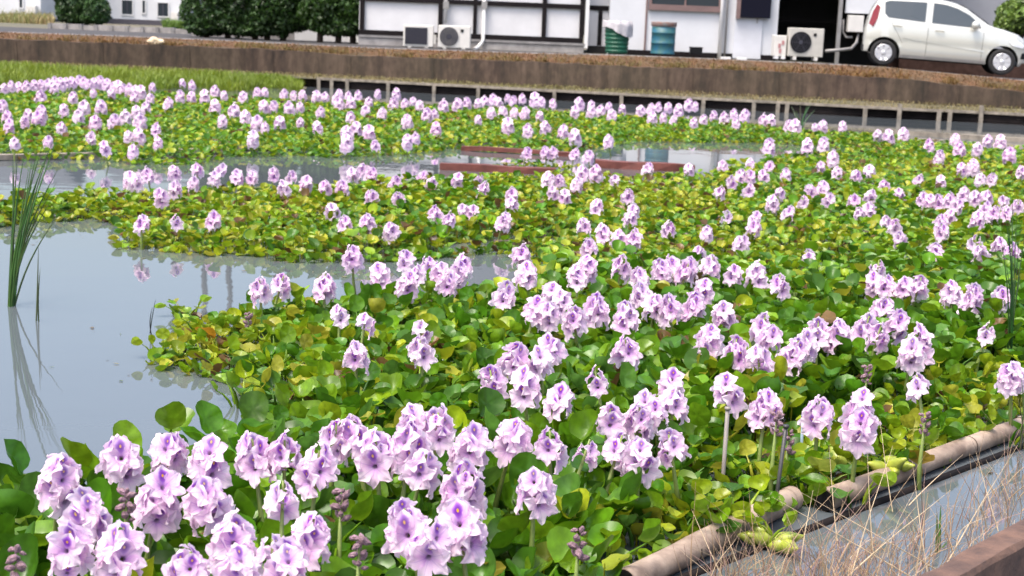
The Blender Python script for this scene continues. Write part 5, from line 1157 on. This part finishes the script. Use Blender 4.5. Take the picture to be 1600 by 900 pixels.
# near wall in the corner, camera side face in view
zt = 0.30; a0, a1 = G(1425, 905, zt), G(1610, 806, zt); d = (a1 - a0).normalized(); nrm = Vector((d.y, -d.x, 0)); S0, S1 = a0 - d*1.2, a1 + d*3.0
t = thing('near_wall', 'low rusty brown concrete wall in the bottom right corner', 'wall', (a0.x, a0.y, 0))
wbm = bmesh.new(); nseg = 40; rings = []
for i in range(nseg + 1):
    c = S0.lerp(S1, i/nseg); j = lambda: random.uniform(-.004, .004)
    rings.append([wbm.verts.new(v - LOC[t.name]) for v in (c + Vector((0, 0, -zt-0.3)), c + Vector((j(), j(), j())), c + nrm*0.02 + Vector((0, 0, 0.004+j())), c + nrm*0.062 + Vector((0, j(), 0.002+j())), c + nrm*0.070 + Vector((0, 0, -0.012+j())), c + nrm*0.070 + Vector((0, 0, -zt-0.3)))])
for i in range(nseg):
    for k in range(5): wbm.faces.new((rings[i][k], rings[i+1][k], rings[i+1][k+1], rings[i][k+1]))
bmesh.ops.recalc_face_normals(wbm, faces=wbm.faces); me = bpy.data.meshes.new('wall_body'); wbm.to_mesh(me); wbm.free(); me.materials.append(M['nearwall']); obj('wall_body', me, t)
g0, g1 = S0 + nrm*0.07, S1 + nrm*0.07
mb = MB().add([(g0.x, g0.y, -0.02), (g1.x, g1.y, -0.02), (g1.x + 6, g1.y - 8, 0.05), (g0.x + 1, g0.y - 6, 0.05)], [(0, 1, 2, 3)]); tag(mb.build('near_ground', M['earth']), kind='structure')
# white umbel weed
p = G(1557, 887, 0.16); t = thing('white_weed', 'small white flowering weed before the near wall', 'weed', (p.x, p.y, 0))
MB().tube([(p.x, p.y, -0.02), (p.x + 0.004, p.y, 0.155)], 0.0025, 6).build('stem', M['stalk'], t)
for k in range(9):
    a = k*2.4; r_ = 0.006*math.sqrt(k); MB().lathe([(0.001, 0), (0.006, 0.004), (0.004, 0.008)], (p.x + r_*math.cos(a), p.y + r_*math.sin(a), 0.155 + 0.004*random.random()), 7).build('floret', M['whitefl'], t)
# dry tan stalks between wall and pipe
rg = np.random.default_rng(21); Vd = []; Fd = []; Cd = []
def blade(p0, p1, sag, w, c):
    k0 = len(Vd); p0, p1 = np.array(p0), np.array(p1); dr = p1 - p0; sd = np.cross(dr, [0.2, 1.0, 0.1]); sd /= (np.linalg.norm(sd) + 1e-9); sd2 = np.cross(dr, sd); sd2 /= (np.linalg.norm(sd2) + 1e-9)
    for k in range(7):
        f = k/6; c_ = p0 + dr*f + np.array(sag)*math.sin(math.pi*f*0.5)**2 * f; ww = w*(1 - 0.8*f)
        for q in range(3): Vd.append(c_ + (sd*math.cos(q*2.094) + sd2*math.sin(q*2.094))*ww); Cd.append(c)
    for k in range(6):
        for q in range(3): i = k0 + 3*k; Fd.append((i+q, i+(q+1) % 3, i+3+(q+1) % 3, i+3+q))
TUFT = [(1050,985),(1120,905),(1230,872),(1330,862),(1440,842),(1530,792),(1585,742),(1640,735),(1640,815),(1470,905),(1420,985)]
kk = 0
while kk < 620:
    px, py = rg.uniform(1050, 1640), rg.uniform(735, 985)
    if not inpoly(np.array([[px, py]]), TUFT)[0]: continue
    if rg.uniform() > 0.35 + 0.65*vnoise(np.array([[px, py]])*0.02, 1.0, 5)[0]: continue
    kk += 1; p = G(px, py, 0.0)
    L = rg.uniform(0.06, 0.24)*(1.5 if rg.uniform() < 0.12 else 1); az = rg.uniform(0, 6.28); ti = abs(rg.normal(0, 0.45)); dv = Vector((math.sin(ti)*math.cos(az), math.sin(ti)*math.sin(az)*0.6, math.cos(ti)))*L
    cc = np.array([(0.46, 0.33, 0.20), (0.36, 0.24, 0.14), (0.55, 0.43, 0.29), (0.27, 0.17, 0.13), (0.40, 0.26, 0.22)])[rg.integers(0, 5)]*rg.uniform(0.75, 1.3)
    blade((p.x, p.y, -0.01), tuple(Vector((p.x, p.y, 0.01)) + dv), (rg.uniform(-.10, .10), rg.uniform(-.04, .04), -rg.uniform(0, .07)), rg.uniform(0.0009, 0.0024), cc)
for x0, y0, x1, y1 in ((1160,900,1162,745),(1235,880,1180,800),(1290,690,1310,860),(1350,700,1365,870),(1480,760,1325,900),(1370,650,1395,800),(1500,705,1420,790),(1200,770,1430,905),(1240,760,1480,900),(1420,715,1450,900),(1075,790,1130,905),(1120,800,1160,900),(1520,700,1560,830),(1390,690,1330,900),(1265,760,1250,890),(1585,690,1480,880)):
    b_ = G(x1, y1, 0.05); tp = W(x0, y0, b_.y + 0.15); blade(tuple(b_), tuple(tp), (0.01, 0, -0.01), 0.0022, np.array((0.56, 0.44, 0.29)))
o = obj('dry_grass', np_mesh('dry_grass', np.array(Vd), np.array(Fd), M['dry'], np.array(Cd), smooth=True)); tag(o, 'tangle of dry tan grass stalks between near wall and pipe', 'grass', kind='stuff')
print('objects', len(bpy.data.objects))
